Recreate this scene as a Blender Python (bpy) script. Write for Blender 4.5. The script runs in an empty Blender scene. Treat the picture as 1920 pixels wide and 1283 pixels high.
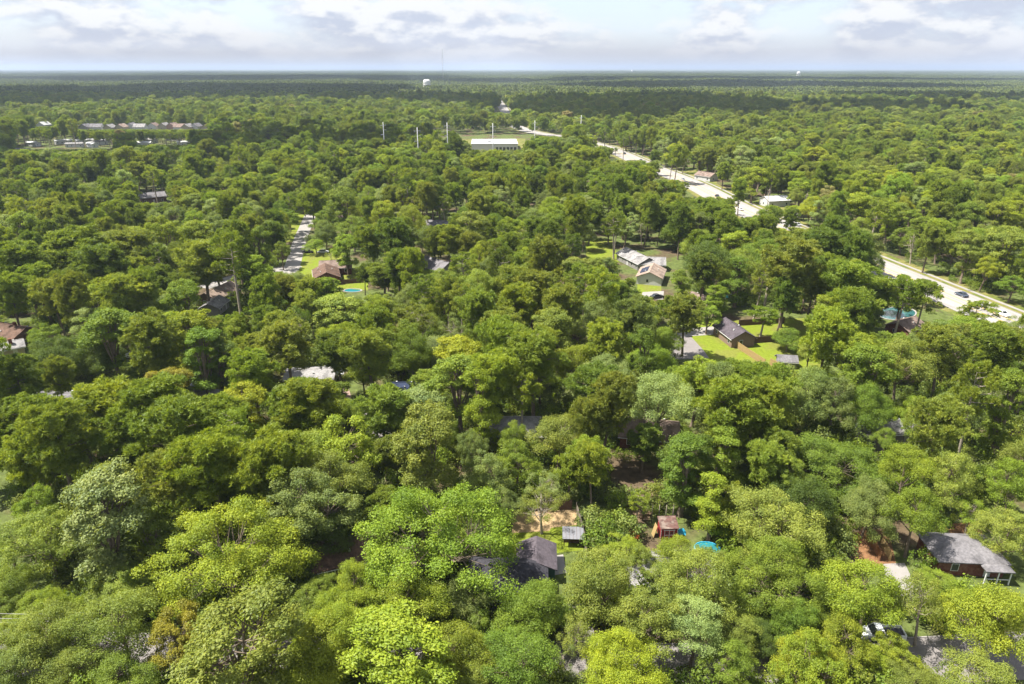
import bpy, math, random
import numpy as np
from mathutils import Vector

# ------------------------------------------------------------------ camera, sky, sun, exposure
scene = bpy.context.scene
R = math.radians
CAM_H, FPX = 70.0, 1280.0                       # drone height (m), focal length in pixels of the 1920 px photograph
PITCH = math.atan(513.5 / FPX)                  # the horizon stands 513.5 px above the picture's centre
cam_data = bpy.data.cameras.new("camera")
cam_data.sensor_width = 36.0
cam_data.lens = 36.0 * FPX / 1920.0
cam_data.clip_start = 1.0
cam_data.clip_end = 90000.0
cam = bpy.data.objects.new("camera", cam_data)
scene.collection.objects.link(cam)
cam.location = (0, 0, CAM_H)
cam.rotation_euler = (math.pi / 2 - PITCH, 0, 0)
scene.camera = cam

SUN_EL, SUN_AZ = R(61.0), math.atan2(-1.0, 0.04)     # azimuth measured from +Y towards +X
SUN_DIR = Vector((math.sin(SUN_AZ) * math.cos(SUN_EL), math.cos(SUN_AZ) * math.cos(SUN_EL), math.sin(SUN_EL)))
world = bpy.data.worlds.new("World")
scene.world = world
world.use_nodes = True
wn, wl = world.node_tree.nodes, world.node_tree.links
wn.clear()
def wnode(t, **kw):
    n = wn.new(t)
    for k, v in kw.items():
        setattr(n, k, v)
    return n
def wmath(op, a, b=None, clamp=False):
    n = wn.new('ShaderNodeMath'); n.operation = op; n.use_clamp = clamp
    for i, v in enumerate((a, b)):
        if v is None: continue
        if isinstance(v, (int, float)): n.inputs[i].default_value = v
        else: wl.new(v, n.inputs[i])
    return n.outputs[0]
sky = wnode('ShaderNodeTexSky', sky_type='NISHITA', sun_disc=False, sun_elevation=SUN_EL, sun_rotation=SUN_AZ,
            altitude=70.0, air_density=1.0, dust_density=1.5, ozone_density=1.0)
tc = wnode('ShaderNodeTexCoord')
sep = wnode('ShaderNodeSeparateXYZ'); wl.new(tc.outputs['Generated'], sep.inputs[0])
def wnoise(scale, detail, rough, off, dist=0.0):
    mp = wnode('ShaderNodeMapping'); wl.new(tc.outputs['Generated'], mp.inputs[0]); mp.inputs['Location'].default_value = off; mp.inputs['Scale'].default_value = (1.0, 1.0, 2.4)
    n = wnode('ShaderNodeTexNoise'); wl.new(mp.outputs[0], n.inputs['Vector'])
    n.inputs['Scale'].default_value = scale; n.inputs['Detail'].default_value = detail; n.inputs['Roughness'].default_value = rough; n.inputs['Distortion'].default_value = dist
    return n.outputs['Fac']
def wramp(v, a, b):
    n = wnode('ShaderNodeMapRange', interpolation_type='SMOOTHSTEP'); wl.new(v, n.inputs[0])
    n.inputs[1].default_value = a; n.inputs[2].default_value = b
    return n.outputs[0]
n_here = wnoise(8.0, 10, 0.56, (3.1, 7.7, 0.0)); n_above = wnoise(8.0, 10, 0.56, (3.1, 7.7, 0.030))
cover = wramp(n_here, 0.40, 0.56)
puffs = wramp(wmath('SUBTRACT', n_here, n_above), -0.060, 0.070)          # sunlit tops and shaded bases of the heaps, painted into the cloud colour
def wmix(f, a, b):
    n = wnode('ShaderNodeMix', data_type='RGBA'); 
    if isinstance(f, float): n.inputs[0].default_value = f
    else: wl.new(f, n.inputs[0])
    for i, v in ((6, a), (7, b)):
        if isinstance(v, tuple): n.inputs[i].default_value = v
        else: wl.new(v, n.inputs[i])
    return n.outputs[2]
cloud_col = wmix(puffs, (1.88, 2.04, 2.45, 1), (3.08, 3.10, 3.14, 1))          # grey-blue undersides, white tops (before the 0.1 strength)
haze_sky = wmix(0.70, sky.outputs[0], (2.21, 2.45, 2.93, 1))
withcl = wmix(wmath('MULTIPLY', cover, 0.92), haze_sky, cloud_col)
low = wramp(sep.outputs[2], 0.004, 0.05)
final = wmix(low, wmix(0.2, (2.42, 2.44, 2.66, 1), withcl), withcl)
bg = wnode('ShaderNodeBackground'); bg.inputs['Strength'].default_value = 0.10
wl.new(final, bg.inputs[0])
wo = wnode('ShaderNodeOutputWorld'); wl.new(bg.outputs[0], wo.inputs[0])

sun_data = bpy.data.lights.new("sun", 'SUN')
sun_data.energy = 4.3
sun_data.angle = R(0.53)
sun_data.color = (1.0, 0.955, 0.86)
sun = bpy.data.objects.new("sun", sun_data)
scene.collection.objects.link(sun)
sun.rotation_euler = (-SUN_DIR).to_track_quat('-Z', 'Y').to_euler()

scene.view_settings.view_transform = 'Standard'
scene.view_settings.look = 'None'
scene.view_settings.exposure = 1.72
scene.view_settings.gamma = 1.0
cy = scene.cycles
cy.max_bounces = 7; cy.diffuse_bounces = 4; cy.glossy_bounces = 2; cy.transmission_bounces = 4
cy.volume_bounces = 0; cy.transparent_max_bounces = 6
cy.caustics_reflective = False; cy.caustics_refractive = False
cy.sample_clamp_indirect = 5.0
cy.use_denoising = True

# ------------------------------------------------------------------ projection helpers
def at(px, py, z=0.0):
    """ground (or height z) point under a pixel of the 1920 x 1283 photograph"""
    u = (px - 960.0) / FPX; v = (641.5 - py) / FPX
    dy = math.cos(PITCH) + v * math.sin(PITCH); dz = -math.sin(PITCH) + v * math.cos(PITCH)
    t = (z - CAM_H) / dz
    return Vector((u * t, dy * t, z))
def depth_of(p):
    return p[1] * math.cos(PITCH) + (CAM_H - p[2]) * math.sin(PITCH)
def to_px(p):
    d = depth_of(p)
    up = p[1] * math.sin(PITCH) + (p[2] - CAM_H) * math.cos(PITCH)
    return 960 + FPX * p[0] / d, 641.5 - FPX * up / d, d

# ------------------------------------------------------------------ materials
MATS = {}
def nodemat(name):
    m = bpy.data.materials.new(name); m.use_nodes = True
    m.node_tree.nodes.clear()
    return m, m.node_tree.nodes, m.node_tree.links
def surf(name, col, rough=0.8, var=0.18, scale=1.5, bump=0.0, spec=0.3, metal=0.0, scale2=None, col2=None, two=(0.45, 0.6)):
    """procedural surface: base colour with two octaves of mottling, optional second colour in patches, optional bump"""
    if name in MATS: return MATS[name]
    m, n, l = nodemat(name)
    out = n.new('ShaderNodeOutputMaterial'); bs = n.new('ShaderNodeBsdfPrincipled'); l.new(bs.outputs[0], out.inputs[0])
    bs.inputs['Roughness'].default_value = rough; bs.inputs['Metallic'].default_value = metal
    bs.inputs['Specular IOR Level'].default_value = spec
    tcn = n.new('ShaderNodeTexCoord')
    nz = n.new('ShaderNodeTexNoise'); nz.inputs['Scale'].default_value = scale; nz.inputs['Detail'].default_value = 6; nz.inputs['Roughness'].default_value = 0.65
    l.new(tcn.outputs['Object'], nz.inputs['Vector'])
    mr = n.new('ShaderNodeMapRange'); l.new(nz.outputs['Fac'], mr.inputs[0])
    mr.inputs[1].default_value = 0.3; mr.inputs[2].default_value = 0.7
    mr.inputs[3].default_value = 1.0 - var; mr.inputs[4].default_value = 1.0 + var
    base = None
    if col2 is not None:
        n2 = n.new('ShaderNodeTexNoise'); n2.inputs['Scale'].default_value = scale2 or scale * 0.2; n2.inputs['Detail'].default_value = 5
        l.new(tcn.outputs['Object'], n2.inputs['Vector'])
        r2 = n.new('ShaderNodeMapRange'); r2.interpolation_type = 'SMOOTHSTEP'; l.new(n2.outputs['Fac'], r2.inputs[0])
        r2.inputs[1].default_value = two[0]; r2.inputs[2].default_value = two[1]
        mx = n.new('ShaderNodeMix'); mx.data_type = 'RGBA'; l.new(r2.outputs[0], mx.inputs[0])
        mx.inputs[6].default_value = (*col, 1); mx.inputs[7].default_value = (*col2, 1)
        base = mx.outputs[2]
    vm = n.new('ShaderNodeVectorMath'); vm.operation = 'SCALE'
    if base is None: vm.inputs[0].default_value = col
    else: l.new(base, vm.inputs[0])
    l.new(mr.outputs[0], vm.inputs['Scale'])
    l.new(vm.outputs[0], bs.inputs['Base Color'])
    if bump:
        bp = n.new('ShaderNodeBump'); bp.inputs['Strength'].default_value = bump; bp.inputs['Distance'].default_value = 0.1
        l.new(nz.outputs['Fac'], bp.inputs['Height']); l.new(bp.outputs[0], bs.inputs['Normal'])
    MATS[name] = m
    return m

def leaf_material():
    m, n, l = nodemat('leaves')
    out = n.new('ShaderNodeOutputMaterial')
    at1 = n.new('ShaderNodeAttribute'); at1.attribute_type = 'INSTANCER'; at1.attribute_name = 'leaf_tint'
    at2 = n.new('ShaderNodeAttribute'); at2.attribute_name = 'rnd'
    mr = n.new('ShaderNodeMapRange'); l.new(at2.outputs['Fac'], mr.inputs[0]); mr.inputs[3].default_value = 0.62; mr.inputs[4].default_value = 1.38
    hv = n.new('ShaderNodeMix'); hv.data_type = 'RGBA'; l.new(at2.outputs['Fac'], hv.inputs[0])
    hv.inputs[6].default_value = (0.84, 1.0, 1.15, 1); hv.inputs[7].default_value = (1.14, 1.02, 0.85, 1)
    hm = n.new('ShaderNodeVectorMath'); hm.operation = 'MULTIPLY'; l.new(at1.outputs['Color'], hm.inputs[0]); l.new(hv.outputs[2], hm.inputs[1])
    vm = n.new('ShaderNodeVectorMath'); vm.operation = 'SCALE'
    l.new(hm.outputs[0], vm.inputs[0]); l.new(mr.outputs[0], vm.inputs['Scale'])
    df = n.new('ShaderNodeBsdfDiffuse'); tr = n.new('ShaderNodeBsdfTranslucent'); mx = n.new('ShaderNodeMixShader'); mx.inputs[0].default_value = 0.42
    tint = n.new('ShaderNodeVectorMath'); tint.operation = 'MULTIPLY'; tint.inputs[1].default_value = (1.3, 1.2, 0.4)
    l.new(vm.outputs[0], tint.inputs[0])
    l.new(vm.outputs[0], df.inputs[0]); l.new(tint.outputs[0], tr.inputs[0])
    l.new(df.outputs[0], mx.inputs[1]); l.new(tr.outputs[0], mx.inputs[2])
    gl = n.new('ShaderNodeBsdfGlossy'); gl.inputs['Roughness'].default_value = 0.5; gl.inputs['Color'].default_value = (0.9, 0.95, 1, 1)
    m2 = n.new('ShaderNodeMixShader'); m2.inputs[0].default_value = 0.012
    l.new(mx.outputs[0], m2.inputs[1]); l.new(gl.outputs[0], m2.inputs[2])
    l.new(m2.outputs[0], out.inputs[0])
    return m
def canopy_material():
    m, n, l = nodemat('distant_canopy')
    out = n.new('ShaderNodeOutputMaterial')
    a = n.new('ShaderNodeAttribute'); a.attribute_name = 'leaf_tint'
    df = n.new('ShaderNodeBsdfDiffuse'); l.new(a.outputs['Color'], df.inputs[0])
    l.new(df.outputs[0], out.inputs[0])
    return m
LEAF = leaf_material()
CANOPY = canopy_material()
BARK = surf('bark', (0.15, 0.115, 0.085), 0.9, 0.35, 3.0)
PALEBARK = surf('pale_bark', (0.26, 0.22, 0.175), 0.9, 0.3, 3.0)

# ------------------------------------------------------------------ mesh helpers
COL = scene.collection
def mesh_np(name, V, F, mats, fmat=None, flat=True, attrs=None):
    """V (n,3), F list of arrays each (m,k)"""
    me = bpy.data.meshes.new(name)
    V = np.asarray(V, dtype=np.float32)
    me.vertices.add(len(V)); me.vertices.foreach_set('co', V.ravel())
    if not isinstance(F, list): F = [F]
    F = [np.asarray(f, dtype=np.int32) for f in F if len(f)]
    loops = np.concatenate([f.ravel() for f in F])
    tot = np.concatenate([np.full(len(f), f.shape[1], dtype=np.int32) for f in F])
    start = np.concatenate([[0], np.cumsum(tot)[:-1]]).astype(np.int32)
    me.loops.add(len(loops)); me.loops.foreach_set('vertex_index', loops)
    me.polygons.add(len(tot)); me.polygons.foreach_set('loop_start', start)
    if fmat is not None: me.polygons.foreach_set('material_index', np.asarray(fmat, dtype=np.int32))
    for m in mats: me.materials.append(m)
    for k, (typ, data) in (attrs or {}).items():
        a = me.attributes.new(k, typ, 'POINT')
        a.data.foreach_set('value' if typ == 'FLOAT' else ('vector' if typ == 'FLOAT_VECTOR' else 'color'), np.asarray(data, dtype=np.float32).ravel())
    me.update(calc_edges=True)
    if flat: me.shade_flat()
    return me
def link(name, me, parent=None, loc=(0, 0, 0), rz=0.0):
    o = bpy.data.objects.new(name, me); COL.objects.link(o)
    o.parent = parent; o.location = loc; o.rotation_euler = (0, 0, rz)
    return o
def tag(o, label=None, cat=None, group=None, kind=None):
    if label: o['label'] = label
    if cat: o['category'] = cat
    if group: o['group'] = group
    if kind: o['kind'] = kind
    return o
def thing(name, label, cat, loc=(0, 0, 0), rz=0.0, group=None):
    return tag(link(name, None, None, loc, rz), label, cat, group)
def poly(name, V, F, mat, parent=None, loc=(0, 0, 0), rz=0.0):
    me = bpy.data.meshes.new(name); me.from_pydata([tuple(v) for v in V], [], F); me.materials.append(mat)
    me.shade_flat(); me.update()
    return link(name, me, parent, loc, rz)
def box(name, x0, x1, y0, y1, z0, z1, mat, parent=None, loc=(0, 0, 0), rz=0.0):
    V = [(x, y, z) for z in (z0, z1) for x, y in ((x0, y0), (x1, y0), (x1, y1), (x0, y1))]
    F = [(3, 2, 1, 0), (4, 5, 6, 7), (0, 1, 5, 4), (1, 2, 6, 5), (2, 3, 7, 6), (3, 0, 4, 7)]
    return poly(name, V, F, mat, parent, loc, rz)
def tube_np(pts, radii, k=6):
    pts = [np.array(p, float) for p in pts]
    V = []; F = []
    for i, p in enumerate(pts):
        d = pts[min(i + 1, len(pts) - 1)] - pts[max(i - 1, 0)]; d /= (np.linalg.norm(d) + 1e-9)
        a = np.cross(d, (0.3, 1.0, 0.2) if abs(d[1]) < 0.9 else (1, 0, 0)); a /= np.linalg.norm(a); b = np.cross(d, a)
        for j in range(k):
            th = 2 * math.pi * j / k
            V.append(p + radii[i] * (math.cos(th) * a + math.sin(th) * b))
    for i in range(len(pts) - 1):
        for j in range(k):
            F.append((i * k + j, i * k + (j + 1) % k, (i + 1) * k + (j + 1) % k, (i + 1) * k + j))
    return np.array(V), np.array(F, dtype=np.int32)
def tube(name, pts, radii, mat, parent=None, k=8, loc=(0, 0, 0), rz=0.0):
    V, F = tube_np(pts, radii, k)
    n = len(pts)
    caps = [np.array([list(range(k))[::-1], [k * (n - 1) + j for j in range(k)]])]
    return link(name, mesh_np(name, V, [F] + caps, [mat], flat=False), parent, loc, rz)
def sheet(name, pts, z, mat, kind='structure', parent=None):
    o = poly(name, [(p[0], p[1], z) for p in pts], [tuple(range(len(pts)))], mat, parent)
    # make sure that it faces up
    if o.data.polygons[0].normal.z < 0: o.data.flip_normals()
    if parent is None: o['kind'] = kind
    return o
def psheet(name, pix, z, mat, **kw):
    return sheet(name, [at(x, y) for x, y in pix], z, mat, **kw)

# ------------------------------------------------------------------ ground, roads, lawns
M_FLOOR = surf('forest_floor', (0.080, 0.058, 0.036), 0.95, 0.45, 0.6, 0.6, 0.1, col2=(0.075, 0.095, 0.026), scale2=0.07, two=(0.36, 0.54))
M_LAWN = surf('lawn_grass', (0.125, 0.158, 0.015), 0.9, 0.22, 1.3, 0.5, 0.1, col2=(0.13, 0.14, 0.026), scale2=0.16)
M_DRY = surf('dry_grass', (0.145, 0.135, 0.042), 0.9, 0.25, 0.9, 0.4, 0.1, col2=(0.085, 0.105, 0.02), scale2=0.12)
M_SAND = surf('sand', (0.28, 0.20, 0.11), 0.95, 0.18, 1.5, 0.3, 0.1)
M_STRAW = surf('pine_straw', (0.16, 0.085, 0.042), 0.95, 0.35, 1.6, 0.5, 0.1)
M_CONC = surf('concrete', (0.23, 0.215, 0.205), 0.85, 0.10, 0.4, 0.05, 0.2)
M_HWY = surf('highway_concrete', (0.245, 0.228, 0.22), 0.85, 0.08, 0.15, 0.0, 0.2)
M_ASPH = surf('pale_asphalt', (0.165, 0.15, 0.146), 0.9, 0.10, 0.6, 0.05, 0.2)
M_WHITE = surf('white_paint', (0.60, 0.60, 0.59), 0.5, 0.04, 2.0)
M_YEL = surf('yellow_paint', (0.62, 0.42, 0.06), 0.6, 0.06, 2.0)

def ground():
    xs = np.unique(np.concatenate([-np.geomspace(20, 45000, 26), [0], np.geomspace(20, 45000, 26)]))
    ys = np.unique(np.concatenate([[-3000, -400, 0], np.geomspace(30, 45000, 34)]))
    X, Y = np.meshgrid(xs, ys); n, mm = X.shape
    V = np.stack([X.ravel(), Y.ravel(), np.zeros(X.size)], 1)
    i = np.arange(n * mm).reshape(n, mm)
    F = np.stack([i[:-1, :-1].ravel(), i[:-1, 1:].ravel(), i[1:, 1:].ravel(), i[1:, :-1].ravel()], 1)
    tag(link('ground', mesh_np('ground', V, F, [M_FLOOR])), kind='structure')
ground()

def smooth_line(pts, step=12.0):
    """Catmull-Rom through the points"""
    P = [np.array(p[:2], float) for p in pts]; P = [2 * P[0] - P[1]] + P + [2 * P[-1] - P[-2]]
    out = []
    for i in range(1, len(P) - 2):
        n = max(2, int(np.linalg.norm(P[i + 1] - P[i]) / step))
        for j in range(n):
            t = j / n
            out.append(0.5 * ((2 * P[i]) + (-P[i - 1] + P[i + 1]) * t + (2 * P[i - 1] - 5 * P[i] + 4 * P[i + 1] - P[i + 2]) * t * t + (-P[i - 1] + 3 * P[i] - 3 * P[i + 1] + P[i + 2]) * t ** 3))
    out.append(P[-2])
    return np.array(out)
def normals2(L):
    d = np.gradient(L, axis=0); d /= np.linalg.norm(d, axis=1)[:, None]
    return np.stack([d[:, 1], -d[:, 0]], 1)          # to the right of travel
def ribbon(name, L, off0, off1, z0, z1, mat, parent=None, kind='structure'):
    """a strip along line L between two side offsets; z0 bottom (None: a sheet), z1 top"""
    N = normals2(L); n = len(L)
    A = L + N * off0; B = L + N * off1
    V = [(*a, z1) for a in A] + [(*b, z1) for b in B]
    F = [(i, i + 1, n + i + 1, n + i) for i in range(n - 1)]
    if z0 is not None:
        V += [(*a, z0) for a in A] + [(*b, z0) for b in B]
        F += [(2 * n + i, 2 * n + i + 1, i + 1, i) for i in range(n - 1)] + [(n + i, n + i + 1, 3 * n + i + 1, 3 * n + i) for i in range(n - 1)]
        F += [(0, n, 3 * n, 2 * n), (n - 1, 3 * n - 1, 4 * n - 1, 2 * n - 1)]
    o = poly(name, V, F, mat, parent)
    if parent is None: o['kind'] = kind
    return o

HWY = smooth_line([(166, 90), (154, 150), (146.5, 200), (139, 250), (130, 310), (122, 370), (117.5, 450), (105.5, 537), (87, 680), (55, 775), (20, 850), (-2, 1000), (-12, 1250), (-30, 1640), (-60, 2300)])
hwy = ribbon('highway', HWY, -8.6, 8.6, None, 0.05, M_HWY)
ribbon('verge', HWY, 8.8, 16, None, 0.03, M_DRY)
ribbon('verge', HWY, -12, -8.8, None, 0.03, M_DRY)
ribbon('kerb', HWY, 8.6, 8.8, 0.0, 0.17, M_CONC)
ribbon('kerb', HWY, -8.8, -8.6, 0.0, 0.17, M_CONC)
ribbon('pavement', HWY, 11.0, 12.4, 0.0, 0.10, M_CONC)
HN = HWY[HWY[:, 1] < 720]
for o_ in (-1.95, -1.6, 1.6, 1.95): ribbon('lane_line', HN, o_ - 0.09, o_ + 0.09, None, 0.062, M_YEL, hwy)
M_SEAM = surf('tar_joint', (0.12, 0.11, 0.105), 0.9, 0.2, 2.0)
for o_ in (-7.0, 0.0, 7.0): ribbon('paving_joint', HN, o_ - 0.06, o_ + 0.06, None, 0.058, M_SEAM, hwy)
def dashes():
    seg = np.linalg.norm(np.diff(HN, axis=0), axis=1); cum = np.concatenate([[0], np.cumsum(seg)]); N = normals2(HN)
    me = None
    for off in (-5.2, 5.2):
        s = 60.0
        while s < cum[-1] - 5 and s < 430:
            p = np.array([np.interp(s, cum, HN[:, k]) for k in (0, 1)]); q = np.array([np.interp(s + 1, cum, HN[:, k]) for k in (0, 1)])
            d = q - p; d /= np.linalg.norm(d); nn = np.array([d[1], -d[0]]); c = p + nn * off
            if me is None:
                me = bpy.data.meshes.new('dash'); me.from_pydata([(-0.09, -1.6, 0), (0.09, -1.6, 0), (0.09, 1.6, 0), (-0.09, 1.6, 0)], [], [(0, 1, 2, 3)]); me.materials.append(M_WHITE)
            link('dash', me, hwy, (c[0], c[1], 0.062), math.atan2(-d[0], d[1]))
            s += 12.0
dashes()
# residential streets
STREET_L = smooth_line([at(455, 508), at(520, 507), at(545, 500), at(560, 462), at(573, 425), at(584, 398), at(592, 372)], 6)
ST_L = smooth_line([at(541, 520), at(551, 490), at(561, 455), at(573, 425), at(584, 398), at(592, 372)], 6)
ribbon('street', ST_L, -2.9, 2.9, None, 0.05, M_CONC)
CROSS_L = smooth_line([at(380, 540), at(460, 515), at(520, 506), at(560, 498)], 6)
ribbon('street', CROSS_L, -3.0, 3.0, None, 0.054, M_CONC)
ST_F = smooth_line([(-90, 67.5), (-40, 66), (0, 65), (30, 64.5), (60, 66), (110, 69)], 6)
ribbon('street', ST_F, -3.6, 3.6, None, 0.05, M_ASPH)
ribbon('kerb', ST_F, -3.75, -3.6, 0.0, 0.15, M_CONC)
ST_M = smooth_line([at(1140, 700), at(1225, 655), at(1285, 640), at(1290, 640) + Vector((0, 25, 0)), at(1290, 640) + Vector((0, 70, 0))], 6)
psheet('street', [(1232, 628), (1296, 632), (1318, 656), (1330, 672), (1240, 676)], 0.05, M_ASPH)
psheet('driveway', [(1262, 617), (1352, 612), (1350, 627), (1262, 633)], 0.045, M_CONC)
psheet('driveway', [(1056, 1130), (1108, 1128), (1120, 1260), (1040, 1262)], 0.045, M_CONC)
psheet('driveway', [(1010, 1048), (1056, 1040), (1062, 1075), (1005, 1085)], 0.04, M_CONC)
psheet('driveway', [(1655, 1058), (1696, 1056), (1722, 1110), (1670, 1130)], 0.045, M_CONC)
psheet('driveway', [(1360, 1115), (1408, 1112), (1425, 1180), (1350, 1180)], 0.045, M_CONC)
psheet('driveway', [(680, 768), (738, 772), (734, 835), (690, 832)], 0.04, M_ASPH)
psheet('driveway', [(1205, 548), (1245, 546), (1243, 562), (1200, 562)], 0.04, M_CONC)
# lawns, sand and pine straw
psheet('lawn', [(928, 1004), (1000, 990), (1082, 984), (1094, 1032), (1000, 1042), (930, 1036)], 0.02, M_LAWN)
psheet('sand', [(962, 962), (1080, 955), (1082, 985), (1034, 990), (1030, 996), (960, 1000)], 0.03, M_SAND)
psheet('lawn', [(1300, 604), (1530, 596), (1545, 700), (1440, 712), (1330, 700), (1296, 655)], 0.02, M_LAWN)
psheet('lawn', [(553, 478), (592, 466), (640, 470), (650, 528), (540, 524)], 0.02, M_LAWN)
psheet('lawn', [(540, 395), (585, 395), (570, 450), (535, 455)], 0.02, M_LAWN)
psheet('lawn', [(625, 505), (692, 505), (690, 545), (630, 540)], 0.024, M_LAWN)
psheet('lawn', [(1098, 452), (1150, 448), (1160, 492), (1100, 490)], 0.02, M_LAWN)
psheet('lawn', [(1195, 520), (1240, 518), (1240, 552), (1195, 552)], 0.02, M_LAWN)
psheet('lawn', [(0, 648), (48, 642), (50, 690), (0, 690)], 0.02, M_LAWN)
psheet('lawn', [(370, 618), (425, 612), (430, 640), (370, 645)], 0.02, M_LAWN)
psheet('lawn', [(1285, 318), (1342, 322), (1345, 352), (1290, 345)], 0.02, M_DRY)
psheet('lawn', [(1390, 372), (1470, 380), (1475, 402), (1400, 398)], 0.024, M_DRY)
psheet('lawn', [(850, 262), (985, 260), (985, 288), (870, 292)], 0.02, M_DRY)
psheet('bare_earth', [(1590, 1000), (1665, 990), (1682, 1065), (1610, 1070)], 0.02, M_STRAW)
psheet('bare_earth', [(1755, 985), (1835, 978), (1850, 1030), (1750, 1030)], 0.02, M_STRAW)
psheet('bare_earth', [(200, 1045), (262, 1040), (262, 1080), (195, 1082)], 0.02, M_STRAW)
psheet('patio', [(530, 714), (650, 714), (660, 750), (530, 752)], 0.03, surf('pink_paving', (0.22, 0.155, 0.125), 0.9, 0.12, 1.2))

# ------------------------------------------------------------------ haze (air) and clouds
def haze():
    m, n, l = nodemat('haze_air')
    out = n.new('ShaderNodeOutputMaterial'); v = n.new('ShaderNodeVolumePrincipled')
    v.inputs['Color'].default_value = (0.57, 0.68, 0.88, 1); v.inputs['Density'].default_value = 8.0e-5; v.inputs['Anisotropy'].default_value = 0.2
    l.new(v.outputs[0], out.inputs['Volume'])
    o = box('haze', -46000, 46000, -3500, 46000, -1.0, 176.0, m)
    tag(o, kind='stuff')
haze()
def clouds():
    """broken cumulus between the drone and the far woods: out of the frame above, their shadows lie on the woodland"""
    m, n, l = nodemat('cloud')
    out = n.new('ShaderNodeOutputMaterial'); df = n.new('ShaderNodeBsdfDiffuse'); df.inputs[0].default_value = (0.9, 0.9, 0.9, 1)
    tl = n.new('ShaderNodeBsdfTranslucent'); tl.inputs[0].default_value = (0.9, 0.9, 0.9, 1)
    a = n.new('ShaderNodeMixShader'); a.inputs[0].default_value = 0.5
    l.new(df.outputs[0], a.inputs[1]); l.new(tl.outputs[0], a.inputs[2])
    tp = n.new('ShaderNodeBsdfTransparent'); b = n.new('ShaderNodeMixShader'); b.inputs[0].default_value = 0.86
    l.new(tp.outputs[0], b.inputs[1]); l.new(a.outputs[0], b.inputs[2]); l.new(b.outputs[0], out.inputs[0])
    rng = np.random.RandomState(5)
    import bmesh
    #          centre px of the shadow on the canopy, half width px, half depth as distance factor
    for i, (px, py, hw, f) in enumerate([(250, 273, 330, 0.070), (520, 264, 230, 0.08), (60, 264, 150, 0.08), (330, 170, 330, 0.26), (70, 184, 240, 0.24), (560, 165, 160, 0.12), (1230, 194, 200, 0.17), (1100, 205, 150, 0.10), (780, 186, 130, 0.09), (900, 196, 60, 0.05),
                                         (480, 146, 330, 0.15), (1480, 158, 240, 0.14), (1800, 182, 150, 0.12), (1330, 147, 260, 0.10), (60, 146, 240, 0.12), (900, 151, 190, 0.10), (1620, 200, 150, 0.09), (1750, 149, 200, 0.10), (1150, 160, 130, 0.10), (1680, 160, 120, 0.07)]):
        c = at(px, py, 14.0); d = depth_of(c); alt = 1000.0 + 120 * (i % 3)
        rx = 1.1 * hw * d / FPX; ry = 1.35 * f * c[1]
        pos = c + SUN_DIR * ((alt - 14.0) / SUN_DIR.z)
        bm = bmesh.new(); bmesh.ops.create_icosphere(bm, subdivisions=5, radius=1.0)
        ph = rng.rand(8, 3) * 6.28; fr = rng.uniform(2, 9, (8, 3))
        for v in bm.verts:
            q = np.array(v.co); k = 1.0
            for j in range(8): k += 0.9 / np.linalg.norm(fr[j]) * math.sin(float(fr[j] @ q) + ph[j, 0])
            v.co = v.co * k
            if v.co.z < 0: v.co.z *= 0.25
        me = bpy.data.meshes.new('cloud'); bm.to_mesh(me); bm.free(); me.materials.append(m)
        o = link('cloud', me, None, pos); o.scale = (rx, ry, min(rx, ry) * 0.35)
        tag(o, kind='structure')
clouds()
# FOLIAGE
# ------------------------------------------------------------------ tree prototypes
def unit(v): return v / (np.linalg.norm(v, axis=-1, keepdims=True) + 1e-9)
class Proto: pass
def leaves_np(rng, P, N, L, Wd):
    n = len(P)
    t = unit(np.cross(N, rng.normal(size=(n, 3)))); b = np.cross(N, t)
    L = L[:, None]; Wd = Wd[:, None]
    fold = N * L * 0.12
    V = np.stack([P - t * L / 2, P + b * Wd / 2 - fold, P + t * L / 2, P - b * Wd / 2 - fold], 1).reshape(-1, 3)
    F = np.arange(n * 4).reshape(n, 4)
    return V, F
def finish(pr, name, tv, tf, cv, cf, rnd, bark):
    pr.trunk = mesh_np('trunk', tv, [tf], [bark], flat=False)
    pr.crown = mesh_np('crown', cv, [cf], [LEAF], attrs={'rnd': ('FLOAT', rnd)})
    pr.trunk_obj = bpy.data.objects.new(name + '_trunk', pr.trunk); pr.crown_obj = bpy.data.objects.new(name + '_crown', pr.crown)
    pr.name = name
    rr = np.linalg.norm(cv[:, :2], axis=1); pr.W = 2 * float(np.percentile(rr, 96)); pr.H = float(np.percentile(cv[:, 2], 99.5)); pr.zb = float(np.percentile(cv[:, 2], 3)); pr.zc = (pr.H + pr.zb) / 2
    return pr
def merge(parts):
    V = []; F = []; o = 0
    for v, f in parts:
        V.append(v); F.append(f + o); o += len(v)
    return np.concatenate(V), np.concatenate(F)

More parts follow.
